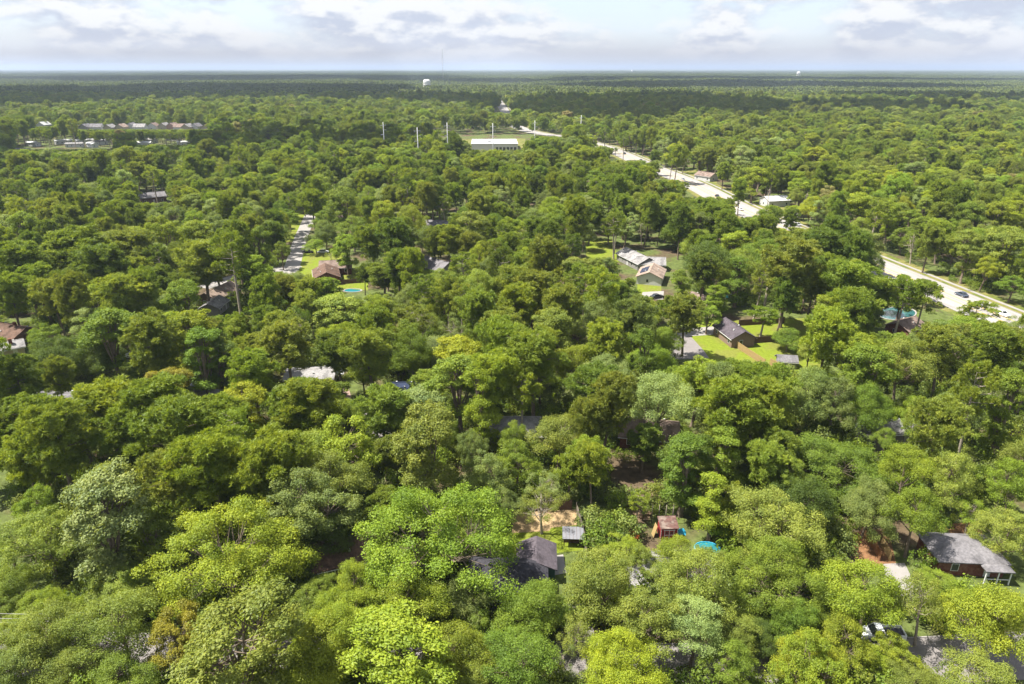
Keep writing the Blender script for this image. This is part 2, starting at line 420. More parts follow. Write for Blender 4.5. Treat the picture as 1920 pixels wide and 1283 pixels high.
def leafy(name, seed, H, W, zb, nl=8, ncl=80, nleaf=330, leaf=0.232, clump=1.0, oval=0.0, sparse=0.0, droop=0.0, bark=None, flat=0.72, rag=1.0):
    rng = np.random.RandomState(seed)
    R0 = W / 2; z0 = zb * H; hc = H - z0
    # lobes: sub-crowns that give the outline its lumps
    lobes = []
    for i in range(nl):
        az = 2 * math.pi * (i + rng.uniform(-.35, .35)) / nl * 1.0 if i < nl - 2 else rng.uniform(0, 6.28)
        if i >= nl - 2: rr, zz = rng.uniform(0, 0.22) * R0, 0.68 + 0.06 * rng.uniform(-1, 1)
        else:
            rr = rng.uniform(0.40 - .04 * rag, 0.62 + .06 * rag) * R0; zz = rng.uniform(0.28 - .08 * rag, 0.52 + .08 * rag)
            if oval: rr *= (1 - 0.35 * oval); zz = rng.uniform(0.12, 0.72); rr *= (1.0 - 0.5 * max(0, zz - 0.45) / 0.55)
        lr = R0 * rng.uniform(0.42 - .10 * rag, 0.60) * (1 - 0.12 * oval)
        lobes.append((np.array([rr * math.cos(az), rr * math.sin(az), z0 + hc * zz]), lr, min(lr * rng.uniform(0.8, 1.0), hc * 0.36)))
    C = []; D = []
    per = int(ncl / nl * 2.2)
    for i, (c, lr, lz) in enumerate(lobes):
        d = unit(rng.normal(size=(per, 3))); d = d[d[:, 2] > -0.45]
        p = c + d * np.array([lr, lr, lz]) * rng.uniform(0.62, 1.02 + .14 * rag, (len(d), 1))
        ok = np.ones(len(p), bool)
        for j, (c2, lr2, lz2) in enumerate(lobes):
            if j != i: ok &= (np.sum(((p - c2) / np.array([lr2, lr2, lz2])) ** 2, 1) > 0.55)
        C.append(p[ok]); D.append(d[ok])
    C = np.concatenate(C); D = np.concatenate(D)
    # thin out clumps that crowd each other, the top ones last
    order = rng.permutation(len(C)); keep = []
    rc0 = 0.150 * W * clump * (80.0 / ncl) ** 0.42
    for k in order:
        if all(np.sum((C[k] - C[q]) ** 2) > ((0.56 + .18 * rag) * rc0) ** 2 for q in keep): keep.append(k)
        if len(keep) >= ncl: break
    C = C[keep]; D = D[keep]
    if sparse: 
        m = rng.rand(len(C)) > sparse; C = C[m]; D = D[m]
    P = []; N = []; RN = []
    for c, d0 in zip(C, D):
        rc = rc0 * rng.uniform(0.62 - .20 * rag, 1.22 - .10 * rag)
        n = int(1.25 * nleaf * (rc / rc0) ** 2)
        d = unit(rng.normal(size=(n, 3)) + 0.55 * d0 + np.array([0, 0, 0.35]))
        rad = rc * np.clip(rng.normal(0.84, 0.24, (n, 1)), 0.15, 1.5)
        p = c + d * rad * np.array([1, 1, flat])
        if droop: p[:, 2] -= droop * rng.rand(n) ** 2 * 2.2 * (np.linalg.norm(p[:, :2], axis=1) / R0)
        P.append(p); N.append(unit(d * 0.75 + np.array([0, 0, 0.30]) + 0.55 * rng.normal(size=(n, 3))))
        RN.append(np.clip(rng.normal(0.5, 0.17) * 0.55 + 0.45 * rng.rand(n), 0, 1))
    P = np.concatenate(P); N = np.concatenate(N); RN = np.concatenate(RN)
    s = W / 12.0
    Ls = leaf * rng.uniform(0.5, 1.5, len(P)) * (0.7 + 0.3 * s)
    cv, cf = leaves_np(rng, P, N, Ls, Ls * rng.uniform(0.55, 0.8, len(P)))
    # trunk and limbs
    br = H * 0.016 + 0.06
    lean = rng.normal(0, 0.25, 2)
    fork = np.array([lean[0], lean[1], z0 + hc * 0.12])
    parts = [tube_np([(0, 0, -0.2), (0.0, 0.0, 0.4), fork * np.array([.6, .6, .55]), fork, np.array([lean[0] * 1.3, lean[1] * 1.3, z0 + hc * 0.55])], [br * 1.45, br * 1.05, br * .85, br * .7, br * .25], 7)]
    for c, lr, lz in lobes:
        st = fork + np.array([0, 0, rng.uniform(-0.10, 0.15) * hc])
        mid = st * 0.45 + c * 0.55 + np.array([0, 0, -0.05 * hc])
        parts.append(tube_np([st, mid, c], [br * .5, br * .34, br * .16], 5))
        dd = C[np.argsort(np.sum((C - c) ** 2, 1))[:7]]
        for q in dd: parts.append(tube_np([mid * .35 + c * .65, (mid + q) / 2 * 0.4 + (c * .4 + q * .6) * .6, q], [br * .18, br * .12, br * .05], 4))
    tv, tf = merge(parts)
    pr = Proto(); pr.H, pr.W, pr.zc = H, W, z0 + hc * 0.5; pr.zb = z0
    return finish(pr, name, tv, tf, cv, cf, np.repeat(RN, 4), bark or BARK)

def pine(name, seed, H, W, cb=0.5, nbr=44, npad=4, ntuft=26, needle=0.52, spread=1.0, bark=None, side=0.0):
    rng = np.random.RandomState(seed)
    R0 = W / 2; z0 = cb * H
    lean = rng.normal(0, 0.02, 2); bend = rng.normal(0, 0.35, 2)
    def axis(z): 
        u = z / H
        return np.array([lean[0] * z + bend[0] * math.sin(u * 3.0), lean[1] * z + bend[1] * math.sin(u * 2.6), z])
    br = 0.24 + H * 0.006
    parts = [tube_np([axis(H * u) for u in (-0.01, .02, .15, .3, .45, .6, .75, .88, .97)], [br * 1.35, br * 1.05, br * .95, br * .88, br * .78, br * .62, br * .42, br * .22, br * .08], 8)]
    pads = []
    az = rng.uniform(0, 6.28)
    for i in range(nbr):
        u = (i + rng.uniform(-0.3, 0.3)) / nbr
        u = min(max(u, 0.0), 1.0)
        z = z0 + (H * 0.985 - z0) * (u ** 0.82)
        az += 2.4 + rng.uniform(-0.5, 0.5)
        prof = math.sqrt(max(0.02, 1 - (max(0, u - 0.36) / 0.66) ** 2)) * (0.72 + 0.28 * min(1, u / 0.36))
        ln = R0 * max(0.16, prof) * rng.uniform(0.68, 1.12) * (1 + side * math.cos(az))
        rise = rng.uniform(-0.02, 0.32) * ln + 0.30 * ln * u
        st = axis(z); d = np.array([math.cos(az), math.sin(az), 0])
        en = st + d * ln + np.array([0, 0, rise]); mid = st + d * ln * 0.5 + np.array([0, 0, rise * 0.28])
        parts.append(tube_np([st, mid, en], [br * .30 * (1.1 - .6 * u), br * .2, br * .07], 5))
        k = npad if ln > 0.35 * R0 else max(1, npad - 1)
        for j in range(k):
            f = 1.0 - j * rng.uniform(0.26, 0.36)
            if f < 0.25: break
            base = mid + (en - mid) * (f * 2 - 1) if f > .5 else st + (mid - st) * f * 2
            off = rng.normal(0, 0.17, 3) * R0 * np.array([1, 1, 0.55])
            pads.append((base + off * (0.5 if j == 0 else 1.0) + np.array([0, 0, 0.15]), R0 * rng.uniform(0.16, 0.33) * (0.75 + 0.25 * prof), d))
    pads.append((axis(H) - np.array([0, 0, .5]), R0 * 0.22, np.array([0, 0, 1.0])))
    TP = []; TD = []; RN = []
    for c, r, d0 in pads:
        n = int(ntuft * (r / (0.25 * R0)) ** 1.6) + 4
        d = unit(rng.normal(size=(n, 3)) + np.array([0, 0, 0.55]) + 0.3 * d0)
        p = c + d * r * np.array([1, 1, 0.78]) * rng.uniform(0.45, 1.0, (n, 1))
        TP.append(p); TD.append(unit(d * np.array([1, 1, 0.7]) + np.array([0, 0, 0.55]) + 0.3 * rng.normal(size=(n, 3))))
        RN.append(np.clip(rng.normal(0.5, 0.15) * 0.6 + 0.4 * rng.rand(n), 0, 1))
    TP = np.concatenate(TP); TD = np.concatenate(TD); RN = np.concatenate(RN)
    k = 11
    n = len(TP)
    d = unit(np.repeat(TD, k, 0) * 0.75 + 0.75 * unit(rng.normal(size=(n * k, 3))))
    p = np.repeat(TP, k, 0) + 0.10 * rng.normal(size=(n * k, 3))
    s = unit(np.cross(d, rng.normal(size=(n * k, 3))))
    L = needle * rng.uniform(0.65, 1.25, (n * k, 1)); w = L * 0.15
    V = np.stack([p - s * w, p + s * w, p + d * L], 1).reshape(-1, 3)
    F = np.arange(n * k * 3).reshape(-1, 3)
    tv, tf = merge(parts)
    pr = Proto(); pr.H, pr.W, pr.zc = H, W, z0 + (H - z0) * 0.55; pr.zb = z0
    return finish(pr, name, tv, tf, V, F, np.repeat(np.repeat(RN, k), 3), bark or BARK)

PROTO = {}
def protos():
    PROTO['pine'] = [pine('pine_tree', 11, 21, 9.8, .44, 44), pine('pine_tree', 12, 22, 9.2, .40, 46), pine('pine_tree', 13, 19.5, 10.5, .48, 44, 4, 26, side=.15),
                     pine('pine_tree', 14, 22, 9.5, .46, 44, 4, 26, side=.12), pine('pine_tree', 15, 20.5, 8.8, .36, 48), pine('pine_tree', 16, 19, 9.8, .42, 44)]
    PROTO['thinpine'] = [pine('pine_tree', 21, 22.5, 9.5, .54, 22, 2, 26, side=.3, bark=PALEBARK), pine('pine_tree', 22, 21, 9.0, .50, 24, 2, 24, side=.25, bark=PALEBARK)]
    PROTO['dome'] = [leafy('leafy_tree', 31, 15.5, 14, .20, 9, 105, 572, rag=.25), leafy('leafy_tree', 32, 16, 13, .22, 8, 95, 586, rag=.25), leafy('leafy_tree', 33, 15, 13, .18, 10, 110, 540, clump=.92, rag=.25)]
    PROTO['big'] = [leafy('leafy_tree', 34, 17, 19, .16, 13, 230, 420, 0.199, clump=.9, rag=.25), leafy('leafy_tree', 35, 17, 19, .16, 14, 240, 406, 0.199, clump=.85, rag=.25)]
    PROTO['oak'] = [leafy('leafy_tree', 41, 17, 12, .26, 8, 92, 540, 0.224), leafy('leafy_tree', 42, 18, 12, .30, 7, 88, 572, 0.224), leafy('leafy_tree', 43, 16, 12.5, .24, 9, 96, 523, 0.216, clump=.95, rag=.25), leafy('leafy_tree', 44, 17.5, 11.5, .22, 8, 100, 523, 0.216, clump=.85)]
    PROTO['gum'] = [leafy('leafy_tree', 51, 19, 10, .16, 10, 105, 475, 0.274, oval=.7, clump=.92), leafy('leafy_tree', 52, 20, 9.5, .18, 10, 100, 475, 0.274, oval=.9, clump=.95), leafy('leafy_tree', 53, 18, 10.5, .15, 11, 110, 459, 0.266, oval=.6, clump=.9)]
    PROTO['column'] = [leafy('leafy_tree', 61, 20, 5.6, .05, 13, 85, 428, 0.224, oval=1.0, clump=1.1), leafy('leafy_tree', 62, 18, 6.0, .04, 12, 85, 428, 0.224, oval=1.0, clump=1.1)]
    PROTO['fine'] = [leafy('leafy_tree', 71, 14, 13, .18, 8, 150, 475, 0.174, clump=.85, droop=.35, rag=.25), leafy('leafy_tree', 72, 15, 12, .18, 9, 150, 459, 0.174, clump=.85, droop=.5)]
    PROTO['sparse'] = [leafy('leafy_tree', 81, 16, 11, .24, 8, 90, 268, 0.199, sparse=.32, clump=.85, bark=PALEBARK), leafy('leafy_tree', 82, 15, 10, .30, 7, 80, 268, 0.199, sparse=.35, clump=.85, bark=PALEBARK)]
    PROTO['bush'] = [leafy('shrub', 91, 3.6, 4.6, .02, 6, 40, 90, 0.34, clump=1.25), leafy('shrub', 92, 3.0, 4.2, .02, 5, 36, 90, 0.34, clump=1.25)]
protos()

PAL = {   # linear base colours of the foliage
    'olive': (.182, .235, .034), 'darkpine': (.140, .188, .032), 'brownpine': (.205, .235, .044), 'limepine': (.222, .268, .034),
    'lime': (.218, .258, .024), 'yellow': (.255, .282, .022), 'bright': (.165, .235, .024), 'mid': (.150, .208, .026), 'pale': (.232, .275, .098),
    'light': (.210, .245, .044), 'dark': (.090, .130, .023), 'grey': (.172, .210, .058), 'ochre': (.268, .245, .028), 'deep': (.122, .185, .023), 'tan': (.26, .23, .09)}
WORD = {'olive': 'olive green', 'darkpine': 'dark green', 'brownpine': 'brownish olive', 'limepine': 'light olive', 'lime': 'lime green', 'yellow': 'yellow green', 'bright': 'bright green', 'mid': 'mid green',
        'pale': 'pale silvery green', 'light': 'light olive green', 'dark': 'dark green', 'grey': 'grey green', 'ochre': 'ochre yellow', 'deep': 'deep green', 'tan': 'tan brown'}

for _k in PAL: PAL[_k] = (PAL[_k][0] * (1.08 if _k in ('mid', 'bright', 'deep', 'dark') else 1.02), PAL[_k][1] * 1.05, PAL[_k][2] * 0.95)
# ------------------------------------------------------------------ where the trees stand (read off the photograph, tile by tile)
HAND = []   # px, py of the crown's middle, width px, prototype, colour, height factor
def tile(ox, oy, sc, rows):
    for r in rows:
        HAND.append((ox + r[0] / sc, oy + r[1] / sc, r[2] / sc, r[3], r[4], r[5] if len(r) > 5 else 1.0, r[6] if len(r) > 6 else None))
tile(0, 900, 3.0, [
    (1320, 370, 800, 'big', 'lime', .85, 'wide domed yellow-green tree, biggest crown in the lower left'),
    (1370, 900, 660, 'gum', 'light', .8, 'bright pale yellow-green tree at the bottom edge right of the ochre one'),
    (990, 880, 290, 'gum', 'ochre', .8, 'ochre-yellow leaved tree at the bottom left, the only one so yellow'),
    (650, 790, 470, 'oak', 'light', .8), (230, 900, 500, 'fine', 'light', .8), (640, 1090, 360, 'oak', 'mid', .6), (60, 1060, 320, 'oak', 'grey', .7), (260, 740, 330, 'fine', 'lime', .7),
    (250, 340, 480, 'fine', 'light', .85), (60, 880, 330, 'fine', 'light', .75), (30, 700, 260, 'oak', 'mid', .6), (30, 330, 260, 'oak', 'grey', .7), (80, 560, 280, 'oak', 'mid', .7), (550, 400, 240, 'oak', 'grey', .6), (690, 560, 360, 'fine', 'light', .55),
    (600, 190, 420, 'gum', 'pale', .95, 'tall pale silvery-green tree, the palest crown on the left'),
    (190, 140, 270, 'oak', 'bright', .8), (830, 270, 250, 'gum', 'mid', .9), (1740, 90, 480, 'oak', 'grey', .95), (1560, 60, 330, 'oak', 'mid', .9), (1830, 950, 420, 'dome', 'lime', .75), (1720, 690, 330, 'fine', 'mid', .55),
    (1850, 270, 300, 'oak', 'dark', .7), (430, 1060, 300, 'oak', 'light', .7)])
tile(560, 900, 3.35, [
    (870, 290, 980, 'big', 'bright', .9, 'huge rounded green tree left of the green house, widest crown in view'),
    (270, 900, 580, 'big', 'lime', .75), (720, 730, 460, 'oak', 'lime', .75), (560, 1140, 560, 'gum', 'lime', .7), (1010, 1060, 430, 'oak', 'lime', .75), (360, 610, 300, 'oak', 'lime', .7),
    (1040, 690, 330, 'oak', 'grey', .65), (1090, 880, 250, 'oak', 'mid', .6), (130, 690, 250, 'fine', 'mid', .6), (60, 1130, 320, 'oak', 'lime', .7), (1110, 1230, 300, 'oak', 'light', .6),
    (1510, 770, 420, 'oak', 'mid', .75), (1330, 1010, 300, 'oak', 'mid', .6), (1380, 1130, 470, 'oak', 'deep', .75), (1270, 130, 260, 'fine', 'grey', .7),
    (1530, 130, 330, 'sparse', 'light', .72, 'thin multi-stemmed tree on the lawn behind the green house'), (1640, 1120, 230, 'sparse', 'grey', .7), (640, 560, 260, 'fine', 'grey', .5), (900, 470, 260, 'oak', 'bright', .6)])
tile(1000, 850, 2.9625, [
    (420, 640, 430, 'oak', 'light', .85), (760, 660, 230, 'oak', 'light', .7), (600, 560, 200, 'oak', 'light', .6), (640, 890, 430, 'oak', 'light', .8), (930, 660, 420, 'oak', 'light', .85), (1360, 660, 540, 'big', 'mid', .85), (480, 1130, 460, 'fine', 'yellow', .8, 'fine-leaved yellow-olive tree at the bottom edge right of centre'),
    (1370, 380, 520, 'fine', 'light', .85), (1480, 900, 300, 'oak', 'deep', .7), (1520, 1140, 420, 'oak', 'lime', .75), (900, 940, 380, 'oak', 'pale', .75), (1150, 980, 260, 'oak', 'light', .6), (810, 545, 280, 'oak', 'lime', .55), (510, 545, 260, 'oak', 'lime', .5),
    (370, 400, 200, 'bush', 'deep', 1.1, 'round clipped-looking green bush beside the metal-roofed shelter'),
    (340, 60, 190, 'pine', 'limepine', .95), (1000, 280, 210, 'column', 'lime', .8), (1140, 250, 170, 'thinpine', 'limepine', .7), (1280, 60, 230, 'pine', 'olive', .8), (840, 80, 230, 'column', 'deep', .8), (690, 290, 140, 'bush', 'mid', 1.0), (1040, 400, 130, 'bush', 'yellow', 1.0), (1130, 460, 160, 'bush', 'light', 1.1), (80, 170, 210, 'sparse', 'pale', .75), (200, 60, 200, 'pine', 'limepine', .7),
    (1080, 1140, 300, 'oak', 'mid', .6), (960, 590, 170, 'oak', 'light', .55), (1050, 580, 120, 'oak', 'light', .45), (1270, 1000, 220, 'oak', 'dark', .6), (240, 950, 260, 'sparse', 'light', .7)])
tile(1400, 850, 2.963, [
    (690, 250, 330, 'fine', 'grey', .95, 'grey-green fine-leaved tree above the pale wooden fence at right'), (950, 300, 300, 'oak', 'bright', .9), (1250, 320, 220, 'sparse', 'bright', .65), (1440, 440, 340, 'fine', 'light', .8), (690, 760, 440, 'oak', 'lime', .8),
    (1010, 800, 340, 'sparse', 'light', .95, 'tall open-crowned tree beside the pale street at lower right'), (1400, 900, 480, 'oak', 'lime', .8), (330, 900, 280, 'oak', 'mid', .6), (530, 1010, 340, 'oak', 'lime', .65), (800, 1085, 250, 'oak', 'lime', .6), (700, 1130, 220, 'oak', 'lime', .5), (350, 1180, 400, 'fine', 'yellow', .7),
    (1310, 1240, 400, 'oak', 'light', .6), (620, 1095, 200, 'oak', 'lime', .5), (820, 1040, 120, 'oak', 'light', .5), (930, 1260, 280, 'oak', 'light', .5), (1130, 90, 300, 'oak', 'light', .9), (1440, 110, 260, 'oak', 'bright', .9), (330, 240, 330, 'dome', 'dark', .9), (1480, 200, 150, 'oak', 'lime', .8), (1100, 420, 110, 'bush', 'lime', 1.3), (1440, 620, 110, 'bush', 'lime', 1.3)])
tile(0, 620, 2.984, [
    (560, 310, 400, 'dome', 'yellow', .75, 'lime-yellow domed tree in front of the dark pines at left'), (970, 280, 230, 'gum', 'ochre', .7, 'dull gold leafy tree left of the teal canopy'), (800, 220, 150, 'oak', 'dark', .6), (180, 430, 300, 'pine', 'olive', .95), (300, 590, 330, 'pine', 'olive', 1), (600, 440, 350, 'pine', 'limepine', .95),
    (930, 430, 360, 'pine', 'olive', 1), (1010, 570, 400, 'pine', 'olive', 1), (1200, 480, 260, 'pine', 'olive', .95), (1370, 430, 230, 'gum', 'yellow', .8), (1710, 420, 320, 'pine', 'limepine', 1), (1570, 545, 190, 'oak', 'bright', .9), (1230, 720, 380, 'pine', 'limepine', 1), (1500, 690, 360, 'pine', 'limepine', 1),
    (1010, 770, 330, 'pine', 'brownpine', 1), (90, 280, 220, 'pine', 'darkpine', 1), (30, 530, 170, 'pine', 'darkpine', 1), (760, 560, 300, 'pine', 'olive', .95), (120, 700, 260, 'pine', 'limepine', .9), (150, 330, 100, 'oak', 'lime', .7), (450, 500, 240, 'pine', 'olive', .9),
    (1780, 700, 350, 'oak', 'light', .95), (1640, 930, 380, 'oak', 'grey', .85), (1350, 880, 300, 'oak', 'mid', .7), (330, 130, 330, 'fine', 'dark', .9), (250, 60, 170, 'gum', 'bright', .8), (560, 110, 230, 'oak', 'dark', .9), (620, 40, 280, 'gum', 'mid', .95), (850, 60, 260, 'pine', 'brownpine', 1),
    (1130, 150, 200, 'column', 'deep', .85), (1230, 170, 150, 'column', 'dark', .8), (1340, 60, 120, 'column', 'lime', .95, 'tall slim yellow-green spire-shaped tree left of the patio house'), (1480, 110, 190, 'pine', 'brownpine', .8), (1600, 90, 260, 'pine', 'brownpine', .95), (1240, 300, 120, 'bush', 'light', 1.3), (1360, 310, 190, 'oak', 'mid', .45), (1580, 320, 100, 'bush', 'bright', 1.3), (1480, 270, 120, 'column', 'mid', .5)])
tile(500, 620, 2.984, [
    (400, 120, 250, 'pine', 'darkpine', .95), (600, 110, 270, 'pine', 'brownpine', 1), (870, 200, 220, 'pine', 'olive', .85), (1060, 170, 260, 'gum', 'yellow', .85), (1290, 230, 280, 'pine', 'limepine', 1), (1500, 150, 300, 'pine', 'olive', 1), (1740, 150, 260, 'oak', 'lime', .9), (1830, 260, 250, 'oak', 'pale', .95),
    (630, 370, 280, 'pine', 'olive', 1), (870, 390, 240, 'gum', 'pale', .9), (1080, 310, 280, 'gum', 'olive', .95), (1640, 430, 400, 'oak', 'light', 1), (430, 660, 340, 'gum', 'lime', .85), (90, 540, 190, 'oak', 'bright', .9), (380, 790, 380, 'oak', 'light', .9), (70, 720, 300, 'pine', 'limepine', .95),
    (900, 610, 330, 'gum', 'brownpine', .95), (1160, 640, 180, 'fine', 'grey', .9), (1230, 760, 260, 'oak', 'grey', .85), (1400, 700, 240, 'oak', 'mid', .85), (1850, 480, 190, 'pine', 'brownpine', 1.1), (1820, 680, 170, 'pine', 'limepine', .8), (200, 380, 300, 'pine', 'olive', .95), (420, 440, 200, 'oak', 'bright', .8), (1420, 330, 200, 'thinpine', 'limepine', .95), (1380, 560, 180, 'oak', 'mid', .8), (350, 920, 330, 'oak', 'mid', .75), (130, 1050, 330, 'dome', 'lime', .7), (760, 560, 150, 'oak', 'mid', .8), (1000, 560, 150, 'oak', 'mid', .8), (540, 250, 200, 'oak', 'bright', .5)])
tile(1100, 550, 2.984, [
    (70, 120, 270, 'oak', 'grey', 1), (240, 120, 220, 'pine', 'grey', 1), (440, 250, 180, 'oak', 'bright', .7), (360, 360, 260, 'oak', 'bright', .8), (90, 280, 220, 'pine', 'limepine', 1), (130, 420, 250, 'oak', 'pale', .95), (620, 440, 270, 'pine', 'limepine', .85), (850, 440, 190, 'pine', 'olive', .8), (1000, 520, 290, 'pine', 'olive', .85),
    (720, 520, 240, 'gum', 'lime', .85), (420, 550, 360, 'oak', 'pale', 1), (100, 590, 260, 'pine', 'brownpine', 1.05), (800, 650, 330, 'pine', 'limepine', 1), (1000, 640, 280, 'pine', 'limepine', 1, 'broad light olive pine with a long bare pale trunk, right of centre'), (1260, 530, 300, 'oak', 'grey', .95), (1400, 570, 280, 'oak', 'grey', .95),
    (1330, 790, 540, 'big', 'deep', 1, 'big deep green clumped dome in the right middle ground'), (1560, 450, 250, 'gum', 'bright', .95), (1600, 620, 250, 'oak', 'deep', .95), (1780, 370, 330, 'oak', 'light', .95), (1850, 650, 220, 'oak', 'bright', .9), (560, 880, 260, 'gum', 'deep', .85), (740, 900, 170, 'column', 'bright', .85), (1090, 890, 220, 'pine', 'olive', .75), (1150, 1010, 260, 'oak', 'mid', .75),
    (1800, 950, 280, 'oak', 'lime', .9), (1130, 240, 175, 'oak', 'deep', .5, 'small round dark tree standing alone on the bright lawn'), (985, 125, 175, 'thinpine', 'bright', .5, 'flat-topped twin-stemmed small pine on the lawn behind the brick gable house'), (1320, 140, 150, 'column', 'lime', .95), (1440, 220, 180, 'gum', 'mid', .8), (1480, 90, 240, 'pine', 'olive', 1), (680, 110, 140, 'gum', 'bright', .65), (1680, 800, 150, 'oak', 'mid', .6), (560, 90, 200, 'pine', 'brownpine', .9), (1250, 310, 170, 'oak', 'light', .7), (1700, 250, 200, 'pine', 'olive', .9)])
tile(1280, 230, 2.984, [
    (600, 790, 280, 'pine', 'brownpine', 1.05), (430, 860, 150, 'thinpine', 'brownpine', 1), (960, 890, 260, 'pine', 'olive', 1.0), (1090, 900, 230, 'pine', 'olive', .95), (1240, 930, 180, 'thinpine', 'olive', 1.0), (1350, 960, 160, 'thinpine', 'olive', .95), (1690, 930, 210, 'thinpine', 'limepine', 1.0, 'leaning open pine standing alone beside the highway at right'), (1600, 1110, 290, 'oak', 'bright', .85), (310, 870, 150, 'column', 'deep', .9), (180, 980, 140, 'gum', 'bright', .6),
    (770, 670, 220, 'pine', 'darkpine', 1), (950, 720, 150, 'pine', 'darkpine', .95), (450, 720, 250, 'oak', 'deep', .9), (130, 740, 280, 'oak', 'dark', .95), (730, 890, 160, 'pine', 'brownpine', 1), (1060, 1080, 150, 'oak', 'dark', .8), (1850, 900, 170, 'oak', 'deep', .6), (640, 610, 150, 'pine', 'brownpine', .95), (300, 690, 150, 'gum', 'lime', .8), (560, 960, 150, 'pine', 'darkpine', 1)])
tile(0, 440, 3.7725, [
    (180, 200, 330, 'pine', 'olive', .95), (60, 400, 230, 'pine', 'olive', 1.0), (390, 420, 260, 'pine', 'brownpine', .95), (540, 130, 380, 'pine', 'olive', .95), (300, 330, 250, 'pine', 'olive', .9), (700, 220, 320, 'pine', 'darkpine', .95), (930, 110, 330, 'pine', 'brownpine', .95), (630, 440, 280, 'gum', 'lime', .9),
    (840, 460, 360, 'pine', 'brownpine', 1), (950, 270, 190, 'pine', 'brownpine', .9), (1120, 170, 170, 'gum', 'pale', .9), (1290, 480, 250, 'gum', 'mid', .9), (1420, 190, 320, 'pine', 'brownpine', 1), (1010, 50, 180, 'gum', 'lime', .85), (1130, 330, 200, 'pine', 'darkpine', .9), (1200, 640, 260, 'oak', 'dark', .9), (770, 600, 250, 'oak', 'deep', .95), (330, 740, 260, 'oak', 'deep', .7), (560, 820, 300, 'fine', 'deep', .8), (250, 700, 130, 'oak', 'bright', .65), (1010, 940, 180, 'oak', 'dark', .6), (160, 80, 150, 'oak', 'lime', .9)])
# street at left
tile(480, 380, 6.414, [
    (720, 490, 260, 'oak', 'bright', .45, 'small round street tree right of the pale residential street'), (820, 190, 330, 'oak', 'mid', .8), (330, 170, 330, 'oak', 'bright', .85), (160, 330, 370, 'oak', 'grey', .85), (1160, 270, 400, 'oak', 'mid', .85), (100, 660, 260, 'oak', 'mid', .9), (300, 560, 230, 'oak', 'mid', .9), (1080, 560, 300, 'gum', 'bright', .8), (620, 420, 110, 'bush', 'dark', 1.3), (1640, 430, 420, 'pine', 'darkpine', 1), (1500, 640, 380, 'pine', 'olive', 1), (1700, 760, 330, 'pine', 'darkpine', 1),
    (830, 990, 300, 'pine', 'olive', .9), (320, 1050, 330, 'pine', 'brownpine', .95), (640, 1060, 330, 'pine', 'brownpine', .95), (1460, 1030, 380, 'pine', 'brownpine', 1), (900, 620, 150, 'sparse', 'brownpine', .4), (1580, 130, 230, 'gum', 'yellow', .9), (1290, 830, 200, 'pine', 'darkpine', .8), (100, 860, 200, 'oak', 'lime', .75), (330, 880, 160, 'oak', 'light', .6), (520, 880, 180, 'oak', 'pale', .6)])

KEEP = [  # picture rectangles that must stay clear of filler trees (what is seen there, and how far away it is)
    (905, 1005, 1075, 1135, 95), (985, 945, 1100, 1045, 100), (1195, 950, 1290, 1100, 95), (1295, 1015, 1350, 1045, 95), (1745, 1015, 1900, 1090, 90), (1600, 995, 1700, 1085, 95), (1615, 1160, 1700, 1195, 72), (1700, 1195, 1830, 1260, 70),
    (600, 1035, 680, 1090, 90), (1270, 585, 1515, 700, 200), (1620, 810, 1710, 850, 135), (1165, 455, 1260, 530, 290), (1190, 520, 1260, 565, 250), (1335, 540, 1375, 570, 240), (1640, 565, 1740, 640, 210),
    (1755, 535, 1920, 612, 215), (1665, 487, 1755, 525, 265), (1474, 416, 1522, 432, 330), (1390, 385, 1412, 412, 375), (1440, 360, 1465, 385, 380), (1290, 338, 1370, 376, 470), (1240, 316, 1290, 342, 540), (1150, 278, 1215, 306, 650), (1008, 246, 1050, 258, 880), (1120, 264, 1150, 278, 720),
    (890, 264, 972, 284, 690), (543, 440, 568, 505, 290), (570, 408, 583, 432, 340), (588, 486, 690, 530, 250), (515, 498, 556, 512, 250), (645, 535, 685, 560, 225), (0, 600, 48, 680, 175), (375, 525, 432, 600, 220), (258, 352, 305, 385, 430), (552, 690, 650, 725, 150), (360, 705, 415, 760, 150), (75, 730, 125, 750, 160),
    (800, 470, 840, 512, 270), (800, 408, 835, 425, 340), (940, 777, 1000, 795, 135), (700, 785, 728, 825, 130), (1195, 778, 1240, 800, 135), (735, 712, 770, 735, 160), (1460, 678, 1500, 695, 160), (1310, 315, 1345, 345, 480), (1440, 360, 1480, 390, 390), (1098, 450, 1150, 490, 310),
    (140, 225, 385, 246, 860), (60, 222, 100, 240, 860), (25, 255, 205, 285, 740), (255, 255, 345, 275, 740), (1145, 860, 1240, 930, 110), (700, 880, 735, 920, 110), (926, 200, 942, 213, 1500), (660, 530, 690, 560, 225)]
CLEAR = [  # open ground: polygons in metres, no filler tree may stand inside
    [at(x, y) for x, y in q] for q in (
        [(925, 950), (1100, 945), (1110, 1050), (1080, 1140), (890, 1140), (900, 1040)], [(1190, 985), (1350, 985), (1350, 1110), (1190, 1110)], [(1270, 600), (1540, 590), (1550, 705), (1270, 705)], [(1740, 975), (1915, 975), (1915, 1110), (1740, 1110)], [(1590, 985), (1720, 985), (1730, 1130), (1590, 1130)],
        [(530, 470), (700, 470), (700, 560), (530, 530)], [(0, 600), (50, 600), (50, 690), (0, 690)], [(530, 690), (665, 690), (665, 755), (530, 755)], [(800, 252), (1000, 252), (1000, 300), (820, 305)], [(1190, 470), (1260, 470), (1260, 565), (1190, 565)])]
def inside(p, q):
    x, y = p[0], p[1]; r = False; n = len(q)
    for i in range(n):
        a, b = q[i], q[i - 1]
        if (a[1] > y) != (b[1] > y) and x < (b[0] - a[0]) * (y - a[1]) / (b[1] - a[1]) + a[0]: r = not r
    return r

